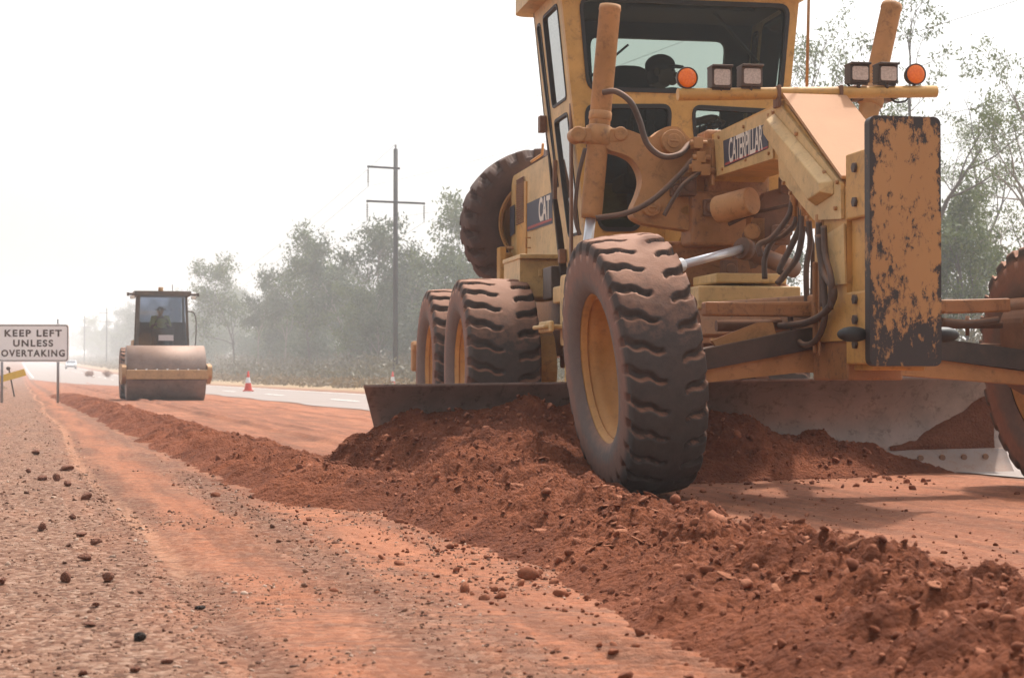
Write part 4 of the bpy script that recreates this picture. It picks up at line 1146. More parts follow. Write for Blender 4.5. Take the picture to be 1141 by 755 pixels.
# ================================================================== PEOPLE
def person(name, M, cap, shirt, label, brim=True, arms=True, parent=None, hat='cap', trousers=None):
    """a seated figure facing local -y, hips at the origin of M; one skinned body, clothing as children"""
    J = {'pel': (0, 0, 0), 'sp1': (0, .02, .18), 'sp2': (0, .03, .36), 'neck': (0, .01, .50), 'nk2': (0, -.01, .56), 'hd': (0, -.03, .66), 'tp': (0, -.02, .74)}
    E = [('pel', 'sp1'), ('sp1', 'sp2'), ('sp2', 'neck'), ('neck', 'nk2'), ('nk2', 'hd'), ('hd', 'tp')]
    rad = {'pel': .15, 'sp1': .14, 'sp2': .155, 'neck': .075, 'nk2': .055, 'hd': .088, 'tp': .07}
    for s, t in ((-1, 'l'), (1, 'r')):
        J.update({'sh'+t: (s*.19, .02, .44), 'el'+t: (s*.26, -.12, .20), 'wr'+t: (s*.16, -.36, .26), 'ha'+t: (s*.14, -.43, .28),
                  'hp'+t: (s*.10, -.03, -.02), 'kn'+t: (s*.15, -.42, .0), 'an'+t: (s*.15, -.52, -.40), 'to'+t: (s*.15, -.66, -.44)})
        rad.update({'sh'+t: .068, 'el'+t: .045, 'wr'+t: .030, 'ha'+t: .036, 'hp'+t: .10, 'kn'+t: .065, 'an'+t: .045, 'to'+t: .035})
        E += [('sp2', 'sh'+t), ('sh'+t, 'el'+t), ('el'+t, 'wr'+t), ('wr'+t, 'ha'+t), ('pel', 'hp'+t), ('hp'+t, 'kn'+t), ('kn'+t, 'an'+t), ('an'+t, 'to'+t)]
        for k in range(4):
            a = 'f%d%s' % (k, t); b = 'g%d%s' % (k, t)
            J[a] = (s*(.14-.025+.018*k), -.475, .285); J[b] = (s*(.14-.025+.018*k), -.50-.004*(k == 1), .255)
            rad[a] = .010; rad[b] = .009; E += [('ha'+t, a), (a, b)]
        J['th'+t] = (s*.095, -.445, .29); rad['th'+t] = .011; E.append(('ha'+t, 'th'+t))
    keys = list(J); me = bpy.data.meshes.new(name)
    me.from_pydata([J[k] for k in keys], [(keys.index(a), keys.index(b)) for a, b in E], [])
    o = bpy.data.objects.new(name, me); col.objects.link(o)
    sk_ = o.modifiers.new('skin', 'SKIN'); o.modifiers.new('sub', 'SUBSURF').levels = 2; o.modifiers['sub'].render_levels = 2
    for i, k in enumerate(keys):
        v = me.skin_vertices[0].data[i]; v.radius = (rad[k], rad[k]); v.use_root = (k == 'pel')
    me.materials.append(SKIN)
    o.matrix_world = M
    # head details, clothes
    m = MB(); m.ball((0, -.035, .645), (.078, .098, .115), 24, 18); m.ball((0, -.135, .625), (.014, .022, .022), 8, 6); m.ball((0, -.115, .58), (.045, .035, .03), 12, 8)
    for s in (-1, 1): m.ball((s*.08, -.02, .64), (.012, .022, .032), 8, 6)
    m.build('face', SKIN, o)
    m = MB()
    for s in (-1, 1): m.ball((s*.03, -.122, .655), .011, 8, 6)
    m.box((0, -.127, .595), (.042, .012, .006)); m.build('eyes_and_mouth', CAPM, o)
    m = MB(); m.ball((0, .0, .62), (.080, .075, .085), 16, 10); m.build('hair', CAPM, o)
    m = MB()
    if hat == 'cap':
        m.ball((0, -.025, .695), (.092, .112, .085), 24, 16); m.prism(rounded([(-.07, -.09), (.07, -.09), (.06, -.20), (-.06, -.20)], .05, 4), .688, .697, lambda u, v, w: Vector((u, v, w-.3*abs(u)*abs(u)-.12*(-v-.09))))
    else:
        m.ball((0, -.02, .705), (.095, .11, .08), 24, 16); m.lathe([(0, .0), (.012, .17), (.0, .175), (-.012, .165), (-.004, 0)], Matrix.Translation((0, -.02, .695)) @ Matrix.Rotation(-math.pi/2, 4, 'Y'), 28)
    m.build(hat, CAPM, o)
    m = MB(); 
    m.tube([(0, 0, -.04), (0, .02, .12), (0, .03, .30), (0, .03, .42), (0, .02, .50)], [.165, .160, .180, .165, .07], 20)
    for v in m.bm.verts: v.co.x *= 1.15; v.co.y *= .92
    for s in (-1, 1): m.tube([(s*.10, .02, .45), (s*.19, .02, .45), (s*.235, -.05, .33), (s*.262, -.12, .205)], [.08, .083, .066, .056], 14)
    m.build('shirt', shirt, o)
    m = MB()
    for s in (-1, 1): m.tube([(s*.07, .02, -.01), (s*.10, -.05, -.01), (s*.15, -.42, .01), (s*.15, -.50, -.36)], [.12, .115, .078, .06], 14)
    m.build('trousers', trousers or CLOTH, o)
    tag(o, label, 'person'); return o
hz_ = M_G @ Matrix.Translation((-.06, 3.24, 2.19)) @ Matrix.Rotation(R(62), 4, 'Z')
person('person', hz_, 1, CLOTH, 'person in a dark peaked cap and dark shirt driving the big grader, face turned sideways')
# ================================================================== ROAD SIGN
SGY = 41.5
def sgn():
    p = PY(37, 382, SGY); e = empty('road_sign', (p.x, p.y, H1(p.x, p.y)), R(2))
    tag(e, 'white rectangular sign reading KEEP LEFT UNLESS OVERTAKING on two steel posts', 'sign')
    s = F/SGY; w, h = 79/s, 42/s; zc = p.z-e.location.z
    SG = plain('sign_sheeting', (.92, .92, .92), .5, 0, .06, 3)
    o = MB().prism(rrect(-w/2, -h/2, w/2, h/2, .07), -.006, .006, lambda u, v, q: Vector((u, q, zc+v))).build('sign_board', SG, e)
    bt = .018; g = .022
    MB().prism([rrect(-w/2+g, -h/2+g, w/2-g, h/2-g, .055), rrect(-w/2+g+bt, -h/2+g+bt, w/2-g-bt, h/2-g-bt, .045)], -.009, -.0065, lambda u, v, q: Vector((u, q, zc+v))).build('sign_border', BLK, o)
    for k, (t, xw) in enumerate((('KEEP LEFT', .80), ('UNLESS', .56), ('OVERTAKING', .89))):
        M = Matrix.Translation((0, -.009, zc+h*(.26-.265*k))) @ Matrix.Rotation(math.pi/2, 4, 'X')
        tm = text_mesh(t, 1, Matrix(), .002, 1, .035, 1.25)
        xs = [v.co.x for v in tm.bm.verts]; y_ = [v.co.y for v in tm.bm.verts]; X0, X1, Y0, Y1 = min(xs), max(xs), min(y_), max(y_)
        for v in tm.bm.verts: v.co = M @ Vector((((v.co.x-X0)/(X1-X0)-.5)*w*xw, ((v.co.y-Y0)/(Y1-Y0)-.5)*h*.185, v.co.z))
        tm.build('lettering', BLK, o)
    GAL = plain('galvanised_post', (.30, .30, .30), .5, .6)
    for x, top in ((-w*.44, h/2), (w*.345, h/2+.12)):
        MB().cyl((x, .035, -.5), (x, .035, zc+top), .032, n=12).build('post', GAL, e)
    for z in (-.2, .2): MB().box((0, .02, zc+z), (w*.95, .02, .04)).build('brace', GAL, e)
sgn()

# ================================================================== ROLLER
def roller():
    p = PY(184, 430, 45.2); e = empty('road_roller', (p.x, p.y, H1(p.x, p.y)+.0), R(15.4-.6))
    tag(e, 'dusty road roller with a smooth steel drum and dark glazed cab, up the road', 'roller')
    e.scale = (.9, .9, .9)
    YR = painted('roller_yellow', (.44, .27, .11), .6, .35, .5); DR = painted('drum_steel', (.20, .15, .13), .5, .25, .4, .2)
    GRN = painted('dark_cab_frame', (.045, .05, .038), .6, .3, .2)
    m = MB(); m.lathe([(-1.08, 0), (-1.08, .70), (-1.065, .765), (1.065, .765), (1.08, .70), (1.08, 0)], Matrix.Translation((0, 0, .765)), 72)
    D = m.build('drum', DR, e)
    m = MB()
    m.prism(rounded([(-.92, .66), (-.92, .95), (-.35, 1.02), (.9, 1.02), (.9, .55), (-.35, .45)], .08, 3), -1.22, -1.10, SIDE); m.build('side_frame', YR, e, .02)
    m = MB(); m.prism(rounded([(-.92, .66), (-.92, .95), (-.35, 1.02), (.9, 1.02), (.9, .55), (-.35, .45)], .08, 3), 1.10, 1.22, SIDE); m.build('side_frame', YR, e, .02)
    m = MB(); m.box((0, -.88, .72), (2.22, .12, .26)); CB = m.build('cross_beam', YR, e, .02)
    for k in range(7):
        x = -.85+k*.283
        MB().cyl((x, -.88, .85), (x, -.88, .875), .028, n=6).build('bolt', CHR, CB)
    m = MB(); m.box((0, -.80, .60), (2.04, .02, .06)); m.build('scraper', BLK, e)
    m = MB(); m.box((0, 1.25, .95), (1.5, .5, .7)); m.box((0, 2.6, 1.0), (1.6, 2.6, .8)); m.box((0, 3.4, 1.5), (1.5, 1.3, .5)); m.build('chassis', YR, e, .04)
    # cab
    c0, c1, w0, w1, z0, z1 = 1.05, 2.35, .72, .66, 1.35, 2.98
    cb = empty('cab', (0, 0, 0), 0, e)
    for s in (-1, 1):
        m = MB(); m.bar((s*w0, c0, z0), (s*w1, c0+.08, z1), .07, .07); m.bar((s*w0, c1, z0), (s*w1, c1, z1), .07, .07)
        m.bar((s*w0, c0, z0), (s*w0, c1, z0), .06, .06)
        m.build('pillar', GRN, cb, .01, each=True)
    m = MB(); m.prism(rrect(-.80, c0-.12, .80, c1+.12, .08), z1+.001, z1+.12, ID); m.build('cab_roof', GRN, cb, .02)
    m = MB(); m.box((0, c0-.0, z0+.0), (1.4, .07, .10)); m.box((0, c0+.35, z0+.33), (.62, .35, .72)); m.build('dashboard', DKI, cb, .02, each=True)
    m = MB(); m.box((0, c1, z0+.45), (1.38, .05, .9)); m.build('rear_panel', DKI, cb)
    m = MB(); m.prism([(-w0+.04, z0), (w0-.04, z0), (w1-.04, z1), (-w1+.04, z1)], c0+.02, c0+.026, FRONT); m.build('windshield', GLASS_L, cb)
    m = MB(); m.prism([(-w1+.04, z0+.9), (w1-.04, z0+.9), (w1-.04, z1), (-w1+.04, z1)], c1-.0, c1+.006, FRONT); m.build('rear_window', GLASS_L, cb)
    for s in (-1, 1):
        m = MB(); bm = m.bm
        q = [bm.verts.new(v) for v in ((s*w0, c0+.05, z0), (s*w0, c1-.04, z0), (s*w1, c1-.04, z1), (s*w1, c0+.1, z1))]; bm.faces.new(q)
        m.build('side_window', GLASS_L, cb)
        m = MB(); m.tube([(s*.70, c0-.05, z1+.03), (s*.98, c0-.08, z1+.03)], .03, 8); m.box((s*.86, c0-.12, z1-.06), (.13, .08, .1)); m.box((s*.98, c0-.1, z1+.02), (.07, .07, .10))
        o = m.build('cab_lamp', BLK, cb); MB().box((s*.86, c0-.165, z1-.06), (.11, .012, .08)).build('lens', WHT, o)
    m = MB(); m.tube(catmull([(.70, c0-.05, z1-.45), (.84, c0-.15, z1-.48), (.92, c0-.16, z1-.7), (.92, c0-.16, z0+.45), (.88, c0-.16, z0+.15), (.72, c0-.05, z0+.12)], 5), .016, 8); m.build('handrail', BLK, cb)
    m = MB(); m.cyl((-.05, c0+.2, z1+.12), (-.05, c0+.2, z1+.24), .07, n=16); m.build('beacon', YR, cb)
    m = MB(); m.cyl((.28, c0+.2, z1+.12), (.28, c0+.2, z1+.32), .012, n=6); m.build('aerial', BLK, cb)
    m = MB(); m.box((.09, c0-.01, z0+.42), (.42, .01, .16)); m.build('number_plate', plain('grey_plate', (.55, .5, .5), .5), cb)
    m = MB(); m.box((0, c1-.5, z0+.35), (.45, .4, .12)); m.box((0, c1-.27, z0+.7), (.42, .1, .7)); m.build('seat', SEATM, cb, .03)
    m = MB(); m.lathe([(-.012, .18), (0, .192), (.012, .18), (0, .168)], Matrix.Translation((0, c0+.42, z0+.85)) @ Matrix.Rotation(R(-60), 4, 'X') @ Matrix.Rotation(math.pi/2, 4, 'Y'), 24, True); m.build('steering_wheel', RUB, cb)
    for s in (-1, 1):
        t = first['r'].copy(); col.objects.link(t); t.parent = e; t.location = (s*.82, 3.0, .76); t.scale = (1.05, 1.09, 1.09)
        r_ = first['rim'].copy(); col.objects.link(r_); r_.parent = t
        if s > 0: r_.rotation_euler = (0, 0, math.pi)
    M = e.matrix_basis @ Matrix.Translation((0, c1-.48, z0+.50))
    M = Matrix.Translation(e.location) @ Matrix.Rotation(e.rotation_euler.z, 4, 'Z') @ Matrix.Scale(.9, 4) @ Matrix.Translation((-.03, c1-.62, z0+.55))
    person('person', M, 1, HIVIS, 'person in a wide brimmed hat and yellow work shirt driving the road roller', hat='sun_hat')
roller()

# ================================================================== CONES, CAR, BOARD
RED = plain('cone_red', (.62, .055, .03), .6); BAND = plain('cone_band', (.75, .75, .76), .4, 0, .05)
def cone(px, py, label):
    p = PG(px, py); e = empty('traffic_cone', (p.x, p.y, H1(p.x, p.y)+.045), R(12)); tag(e, label, 'traffic cone', 'red and white cones along the open lane')
    m = MB(); m.box((0, 0, .02), (.38, .38, .04)); m.build('base', RED, e, .01)
    MV = Matrix.Rotation(-math.pi/2, 4, 'Y')
    MB().lathe([(.04, .145), (.30, .098)], MV, 32).build('cone_body', RED, e)
    MB().lathe([(.30, .099), (.50, .062)], MV, 32).build('reflective_band', BAND, e)
    MB().lathe([(.50, .060), (.72, .028), (.725, 0)], MV, 32).build('cone_tip', RED, e)
cone(276.5, 437, 'whole red and white cone on the open lane, between roller and power pole')
cone(437.5, 433.5, 'red and white cone half hidden behind the blade, at the power pole foot')
cone(1080, 431, 'red cone showing just above the right end of the grader blade')

def car():
    Y = 300; p = PY(79, 411, Y); e = empty('car', (p.x, p.y, float(hill(Y))+.05), R(15.4)); tag(e, 'small pale blue-white car far down the road driving towards the camera', 'car')
    CP = plain('car_paint', (.55, .60, .66), .3); CG = plain('car_glass', (.03, .04, .06), .1)
    m = MB(); m.prism(rounded([(-2.1, .30), (-2.15, .70), (-1.2, .92), (-.55, 1.42), (.9, 1.45), (1.7, 1.0), (2.1, .9), (2.1, .30)], .12, 3), -.85, .85, SIDE); b = m.build('car_body', CP, e, .06)
    m = MB(); m.bar((0, -1.16, .98), (0, -.62, 1.36), 1.45, .02); m.build('windshield', CG, e)
    for s in (-1, 1):
        MB().prism([(-1.0, .96), (-.5, 1.36), (.85, 1.38), (1.5, 1.0)], s*.855-.004, s*.855+.004, SIDE).build('side_window', CG, e)
        MB().box((s*.62, -2.13, .66), (.34, .04, .14)).build('headlight', WHT, e)
        for b_ in (-1.3, 1.3): MB().cyl((s*.66, b_, .32), (s*.88, b_, .32), .32, n=24).build('wheel', RUB, e)
    m = MB(); m.box((0, -2.14, .45), (1.3, .04, .14)); m.build('grille', BLK, e)
car()
p = PY(10, 421, 52); e = empty('warning_board', (p.x, p.y, H1(p.x, p.y)), R(10)); tag(e, 'yellow board leaning on a tilted stand on the left verge beyond the big white sign', 'sign')
MB().box((0, 0, .58), (.95, .03, .20), Euler((0, R(-16), 0))).build('board', plain('yellow_board', (.75, .50, .05), .5), e)
MB().bar((.15, .04, 0), (.0, .02, .78), .04, .04).build('leg', BLK, e); MB().bar((-.35, .04, 0), (-.25, .02, .55), .04, .04).build('leg', BLK, e); MB().ball((-.02, 0, .82), .06).build('lamp', BLK, e)

# ================================================================== POWER POLES
WOOD = plain('dark_pole', (.028, .025, .024), .8); INS = plain('insulator', (.25, .24, .25), .4)
def pole(X, Y, H, label, scale=1.0):
    z = H1(X, Y); e = empty('power_pole', (X, Y, z), R(15.4)); tag(e, label, 'power pole', 'power poles along the road')
    MB().cyl((0, 0, -.5), (0, 0, H), .17*scale, .14*scale, 16).build('pole', WOOD, e)
    MB().cyl((0, 0, H), (0, 0, H+.25), .05, .07, 10).build('cap_insulator', INS, e)
    for (x0, x1, zz_) in ((-1.75, .22, H-1.15), (-1.8, 1.75, H-3.2)):
        a = MB().bar((x0, -.17, zz_+.03), (x1, -.17, zz_-.03), .11, .12).build('crossarm', WOOD, e)
        for x in ((x0+.05,) if x1 < 1 else (x0+.05, x1-.05)):
            m = MB(); m.tube([(x, -.17, zz_), (x, -.17, zz_-1.15)], .025, 6)
            for k in range(6): m.cyl((x, -.17, zz_-.25-k*.13), (x, -.17, zz_-.20-k*.13), .075, n=10)
            m.build('insulator', INS, a)
    return e
Hp = 14.1
P1 = pole(-6.95, 107, Hp, 'tall dark power pole with two crossarms, nearest to the grader, in front of the trees', .95)
P2 = pole(-96, 425, 13.5, 'distant power pole with a crossarm left of the roller, the nearer of two')
P3 = pole(-122, 512, 13.5, 'faint farthest power pole, just right of the distant car')
Pm = pole(80, -211, 14, 'power pole behind the camera that carries the near ends of the wires')
WM = plain('wire', (.12, .12, .12), .5, .5)
def att(e, k):
    M = Matrix.Translation(e.location) @ Matrix.Rotation(e.rotation_euler.z, 4, 'Z'); H = Hp if e in (P1,) else (13.5 if e in (P2, P3) else 14)
    q = ((0, 0, H+.3), (-1.70, -.17, H-2.3), (-1.75, -.17, H-4.35), (1.70, -.17, H-4.35))[k]
    return M @ Vector(q)
for a, b_, sag, nm in ((Pm, P1, 5.0, 'nearest span'), (P1, P2, 6.0, 'second span'), (P2, P3, 1.2, 'farthest span')):
    for k, w_ in enumerate(('topmost wire', 'wire on the short upper crossarm', 'wire at the left tip of the long crossarm', 'wire at the right tip of the long crossarm')):
        A, B = att(a, k), att(b_, k)
        pts = [A.lerp(B, t/40)-Vector((0, 0, 4*sag*(t/40)*(1-t/40))) for t in range(41)]
        tag(MB().tube(pts,   .007 if a is Pm else .010, 5).build('power_line', WM), 'thin %s, %s of the power line' % (w_, nm), 'power line', 'overhead wires between the poles')

# ================================================================== TREES
def leaf_mat(name, a, b_):
    m, nt, b = newmat(name); g = nt.nodes.new('ShaderNodeNewGeometry'); oi = nt.nodes.new('ShaderNodeObjectInfo')
    k = mix(nt, g.outputs['Random Per Island'], a, b_); k = mix(nt, mth(nt, 'MULTIPLY', oi.outputs['Random'], .35), k, tuple(x*1.25 for x in b_))
    nt.links.new(k, b.inputs['Base Color']); b.inputs['Roughness'].default_value = .6; b.inputs['Specular IOR Level'].default_value = .3
    t = nt.nodes.new('ShaderNodeBsdfTranslucent'); nt.links.new(k, t.inputs[0]); ms_ = nt.nodes.new('ShaderNodeMixShader'); ms_.inputs[0].default_value = .25
    nt.links.new(b.outputs[0], ms_.inputs[1]); nt.links.new(t.outputs[0], ms_.inputs[2]); nt.links.new(ms_.outputs[0], nt.nodes['Material Output'].inputs[0])
    return m
LEAF = leaf_mat('eucalypt_leaves', (.040, .064, .018), (.12, .155, .040)); LEAFD = leaf_mat('dull_leaves', (.040, .060, .028), (.085, .110, .048)); LEAFB = leaf_mat('dry_leaves', (.14, .10, .055), (.22, .16, .085)); LEAFU = leaf_mat('scrub_leaves', (.07, .065, .04), (.14, .12, .07))
BARK = plain('pale_grey_bark', (.20, .17, .145), .9, 0, .45, 3); BARKD = plain('dark_bark', (.09, .075, .065), .9, 0, .4, 4)
def leaves_np(C, size, n_per, spread, g, flat=.75):
    n = len(C)*n_per
    P = np.repeat(np.asarray(C), n_per, 0)+g.normal(size=(n, 3))*np.array([spread, spread, spread*flat])
    a = g.normal(size=(n, 3)); a[:, 2] -= .8; a /= np.linalg.norm(a, axis=1)[:, None]
    b_ = np.cross(a, g.normal(size=(n, 3))); b_ /= np.linalg.norm(b_, axis=1)[:, None]
    s = size*g.uniform(.6, 1.4, (n, 1)); L = a*s; W_ = b_*s*.36
    V = np.stack([P-L, P+W_, P+L, P-W_], 1).reshape(-1, 3)
    return V, np.arange(n*4).reshape(-1, 4)
def tree_mesh(seed, H, leaf, n_per, spread, lean=.06, base=.35, crown=.5, dens_=1.0, bark=None, lm=None, nlimb=7, thick=.012):
    g = np.random.default_rng(seed); rnd = random.Random(seed)
    m = MB(); tips = []
    def grow(p, d, L, r, lev):
        n = 5; pts = [p.copy()]; rr = [r]; q = p.copy(); dd = d.copy()
        for i in range(n):
            dd = (dd+Vector((rnd.gauss(0, .13), rnd.gauss(0, .13), rnd.gauss(.03, .08)))).normalized()
            q = q+dd*L/n; pts.append(q.copy()); rr.append(r*(1-.62*(i+1)/n))
        m.tube(pts, rr, 7 if lev < 2 else 4)
        if lev >= 3: tips.append(q); tips.append(pts[3]); return
        nb = {0: nlimb, 1: 4, 2: 3}[lev]
        for k in range(nb):
            f = (base+(1-base)*(k+.5+rnd.uniform(-.3, .3))/nb) if lev == 0 else .35+.65*(k+.5)/nb
            idx = f*n; i0 = min(n-1, int(idx)); pp = pts[i0].lerp(pts[i0+1], idx-i0)
            az = rnd.uniform(0, 6.283); el = rnd.uniform(.45, .95) if lev == 0 else rnd.uniform(.5, 1.0)
            if lev == 0: az = k*2.4+rnd.uniform(-.5, .5)
            ax = dd.orthogonal().normalized(); ax.rotate(Matrix.Rotation(az, 3, dd))
            nd = (dd*math.cos(el)+ax*math.sin(el)); nd.z = max(nd.z, -.1)+.15; nd.normalize()
            LL = H*crown*(.62 if lev == 0 else .34 if lev == 1 else .19)*rnd.uniform(.7, 1.2)*(1-.35*f if lev == 0 else 1)
            grow(pp, nd, LL, rr[i0]*.62, lev+1)
        tips.append(q)
    grow(Vector((0, 0, -.2)), Vector((rnd.gauss(0, lean), rnd.gauss(0, lean), 1)).normalized(), H*.78, H*thick, 0)
    tr_ = m.build('trunk', bark or BARK); k = [t for t in tips if rnd.random() < dens_]
    V, Fq = leaves_np([t[:] for t in k], leaf, n_per, spread, g)
    cr = np_mesh('crown', V, Fq, lm or LEAF, None, False)
    return tr_, cr
def make_tree(proto, X, Y, sc, rz, label, group, name='eucalypt_tree', zs=1.0):
    z = H1(X, Y); e = empty(name, (X, Y, z), rz); e.scale = (sc, sc, sc*zs)
    tag(e, label, 'tree', group)
    for o in proto:
        if o.parent is None and not o.get('used'): c = o; c['used'] = 1
        else: c = o.copy(); col.objects.link(c)
        c.parent = e
    return e
FARP = [tree_mesh(200+k, 13, .18, 26, .42, base=b0, crown=c0, dens_=dn, lm=(LEAFD, LEAF)[k % 2], bark=(BARK, BARKD)[k % 2], nlimb=nl, thick=.010)
        for k, (b0, c0, dn, nl) in enumerate(((.35, .50, .95, 7), (.25, .55, .9, 8), (.45, .42, .85, 6), (.2, .5, .95, 9), (.5, .45, .7, 6)))]
NEARP = [tree_mesh(300+k, 13, .082, 44, .22, base=b0, crown=c0, dens_=dn, lm=LEAF, bark=(BARKD, BARK)[k % 2], nlimb=nl, thick=.017, lean=.10)
         for k, (b0, c0, dn, nl) in enumerate(((.30, .62, .72, 6), (.25, .58, .65, 6), (.4, .6, .6, 6)))]
def rX(px, Y): return (px-CX)/F*Y
# trees one can tell apart beside the power pole, from left to right (photo x, top y, distance)
BIG = [(258, 298, 215, 1.0, 'open crowned tree standing above the wood just right of the roller cab'),
       (345, 262, 175, 1.1, 'broad tree with a domed crown halfway between the roller and the power pole'),
       (318, 292, 190, 1.0, 'shorter tree left of the broad domed one'),
       (392, 268, 165, 1.0, 'slim tree with a pale forked trunk left of the power pole'),
       (425, 233, 150, 1.1, 'tall tree reaching up behind the left arms of the power pole'),
       (484, 228, 142, 1.1, 'tall bushy green tree right of the power pole'),
       (520, 250, 135, 1.1, 'green tree half hidden by the grader spare wheel'),
       (455, 275, 150, 1.0, 'lower grey-green tree directly behind the power pole'),
       (288, 315, 200, 1.0, 'low rounded tree between the open crowned and the broad domed tree')]
for i, (px, ty, Y, wsc, lab) in enumerate(BIG):
    X = rX(px, Y); h = (HZ-ty)*Y/F+.65; make_tree(FARP[(i*2+1) % 5], X, Y, h/13.3, i*1.7, lab, None)
RT = [(1035, 44, 66, 0, 'tall spreading tree behind the amber lamp and push plate, its dark limbs forking low'),
      (1150, 75, 60, 1, 'leafy tree cut by the right edge of the picture'),
      (962, 62, 74, 2, 'tree whose top shows between the cab and the right lift cylinder'),
      (1128, 150, 95, 2, 'taller thin tree behind the grader right wheel'),
      (1092, 235, 88, 1, 'smaller tree filling the gap between the push plate and the right wheel')]
for px, ty, Y, k, lab in RT:
    X = rX(px, Y); h = (HZ-ty)*Y/F+.65; make_tree(NEARP[k], X, Y, h/13.0, k*2.1+.6, lab, None, zs=1.0)
rr_ = random.Random(5); nT = 0
cand = []
Y = 64.0
while Y < 1300:
    for row in range(3):
        r = 31+row*9+rr_.uniform(-4, 4)+(Y > 260)*2
        Yj = Y+rr_.uniform(-.4, .4)*Y*.045; X = r-RS*Yj; px = CX+F*X/Yj
        if px < 40 or px > 900: continue
        if 540 < px < 900 and row == 2: continue
        if Yj < 330 and rr_.random() < .38: continue
        if Yj < 110 and row == 0: r += 8; X += 8
        cand.append((X, Yj, row))
    Y *= 1.045
for X, Yj, row in cand:
    sc = rr_.uniform(.50, .82)*(.9 if Yj < 120 else 1.0 if Yj < 260 else 1.5)
    make_tree(FARP[rr_.randrange(5)], X, Yj, sc, rr_.uniform(0, 6.28), 'slender grey-green tree of the hazy wood beyond the far lane', 'trees of the hazy wood', zs=rr_.uniform(.85, 1.15)); nT += 1
# scrub and dry grass under the wood
g = np.random.default_rng(77); n = 5200
Yq = 60*(900/60)**g.uniform(0, 1, n); r = g.uniform(19, 46, n); C = np.stack([r-RS*Yq, Yq, hill(Yq)+g.uniform(.1, 2.3, n)*np.clip((r-18)/12, .25, 1)], -1)
V, Fq = leaves_np(C, .18, 22, .5, g); tag(np_mesh('undergrowth', V, Fq, LEAFU, None, False), 'low dull scrub under the trees beyond the far lane', 'undergrowth', kind='stuff')
def sapling(seed):
    return tree_mesh(seed, 5.5, .16, 16, .45, base=.08, crown=.75, lm=LEAFD, bark=BARKD, nlimb=7, thick=.010)
SAP = [sapling(401), sapling(402)]
for k in range(88):
    Yj = 85*(800/85)**((k+rr_.random())/88); r = rr_.uniform(29, 44)
    if CX+F*(r-RS*Yj)/Yj > 900: continue
    make_tree(SAP[k % 2], r-RS*Yj, Yj, rr_.uniform(.7, 1.25), rr_.uniform(0, 6.28), 'low bushy young tree filling the gaps at the foot of the hazy wood', 'young trees under the hazy wood', 'young_tree', zs=rr_.uniform(.8, 1.1))
n = 2600; Yq = 55*(700/55)**g.uniform(0, 1, n); r = g.uniform(15.5, 34, n); C = np.stack([r-RS*Yq, Yq, hill(Yq)+g.uniform(.0, .35, n)], -1)
V, Fq = leaves_np(C, .16, 22, .4, g, .3); tag(np_mesh('dry_grass', V, Fq, LEAFB, None, False), 'brown dry grass and litter along the far verge', 'dry grass', kind='stuff')
# tufts of straw coloured grass by the sign
n = 420; Yq = 24*(90/24)**g.uniform(0, 1, n); r = g.uniform(-7, -.6, n); X = r-RS*Yq
P_ = np.stack([X, Yq, ground_z(X, Yq)], -1); k = 26; B = np.repeat(P_, k, 0)+g.normal(size=(n*k, 3))*np.array([.12, .12, 0])
L = np.stack([g.normal(size=n*k)*.06, g.normal(size=n*k)*.06, g.uniform(.03, .13, n*k)], -1); Wd_ = np.stack([g.uniform(.004, .010, n*k), np.zeros(n*k), np.zeros(n*k)], -1)
V = np.stack([B-Wd_, B+Wd_, B+Wd_*.3+L, B-Wd_*.3+L], 1).reshape(-1, 3)
tag(np_mesh('straw_grass', V, np.arange(len(V)).reshape(-1, 4), plain('straw', (.42, .33, .20), .9), None, False), 'pale straw coloured tufts on the left verge around the sign posts', 'dry grass', kind='stuff')
for px, lab in ((99.5, 'round reddish bush on the verge right of the distant car'), (119.5, 'round reddish bush just left of the roller')):
    Y = 170; X = rX(px, Y); V, Fq = leaves_np(g.normal(size=(60, 3))*np.array([.20, .20, .16])+np.array([0, 0, .45]), .07, 24, .12, g)
    o = np_mesh('bush', V, Fq, leaf_mat('reddish_leaves', (.32, .18, .13), (.45, .29, .22)), None, False); o.location = (X, Y, float(hill(Y))+.05); o.scale = (.75, .75, .75); tag(o, lab, 'bush')
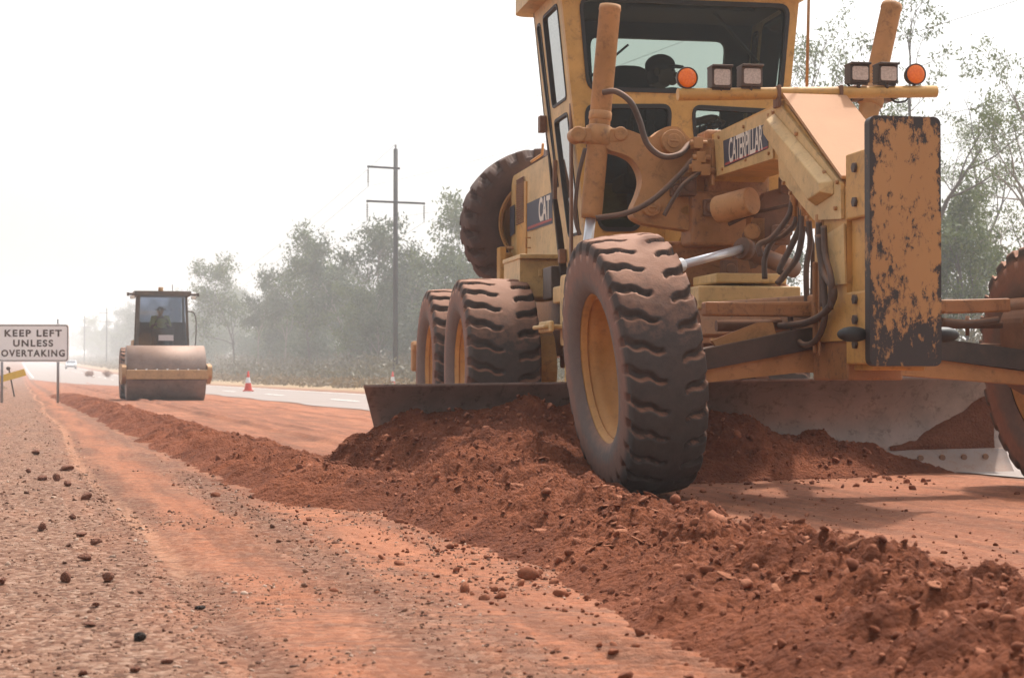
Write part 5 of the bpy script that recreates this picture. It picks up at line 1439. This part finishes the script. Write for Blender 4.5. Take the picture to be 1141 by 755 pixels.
# ================================================================== LIGHT, SKY, CAMERA
SUN = Vector((.26, .54, 1.0)).normalized()
sl = bpy.data.lights.new('sun', 'SUN'); sl.energy = 4.3; sl.angle = R(2.5); sl.color = (1, .95, .87)
so = bpy.data.objects.new('sun', sl); col.objects.link(so); so.rotation_euler = SUN.to_track_quat('Z', 'Y').to_euler(); so.location = (10, 20, 40)
w = bpy.data.worlds.new('World'); scene.world = w; w.use_nodes = True; nt = w.node_tree
bg = nt.nodes['Background']; sk = nt.nodes.new('ShaderNodeTexSky'); sk.sky_type = 'NISHITA'; sk.sun_disc = False
sk.sun_elevation = math.asin(SUN.z); sk.sun_rotation = math.atan2(SUN.x, SUN.y)
sk.dust_density = 6; sk.air_density = 1.2; sk.ozone_density = 1; sk.altitude = 0
hs = nt.nodes.new('ShaderNodeHueSaturation'); hs.inputs['Saturation'].default_value = .18; hs.inputs['Value'].default_value = 1.36
nt.links.new(sk.outputs[0], hs.inputs['Color']); nt.links.new(hs.outputs[0], bg.inputs[0]); bg.inputs[1].default_value = .15
HAZE = True
if HAZE:
    m = bpy.data.materials.new('smoke_haze'); m.use_nodes = True; nt = m.node_tree
    nt.nodes.remove(nt.nodes['Principled BSDF']); pv = nt.nodes.new('ShaderNodeVolumePrincipled')
    pv.inputs['Color'].default_value = (.95, .97, 1.0, 1); pv.inputs['Density'].default_value = .0012
    pv.inputs['Anisotropy'].default_value = .3
    nt.links.new(pv.outputs[0], nt.nodes['Material Output'].inputs['Volume'])
    hb = MB(); hb.box((-200, 1800, 20), (9000, 5400, 46)); h = hb.build('haze', m); tag(h, kind='stuff')
cam = bpy.data.cameras.new('camera'); co = bpy.data.objects.new('camera', cam); col.objects.link(co)
co.location = (0, 0, CAMZ); co.rotation_euler = (math.pi/2+PITCH, 0, 0)
cam.sensor_width = 36; cam.lens = 36*F/1141; cam.clip_start = .1; cam.clip_end = 9000
cam.dof.use_dof = True; cam.dof.focus_distance = 9.6; cam.dof.aperture_fstop = 9
scene.camera = co
scene.view_settings.view_transform = 'Standard'; scene.view_settings.look = 'None'
scene.view_settings.exposure = EXPO; scene.view_settings.gamma = 1; scene.view_settings.use_curve_mapping = False
scene.render.engine = 'CYCLES'
scene.cycles.volume_bounces = 2; scene.cycles.max_bounces = 8; scene.cycles.transparent_max_bounces = 24
scene.render.resolution_x = 1024; scene.render.resolution_y = 677
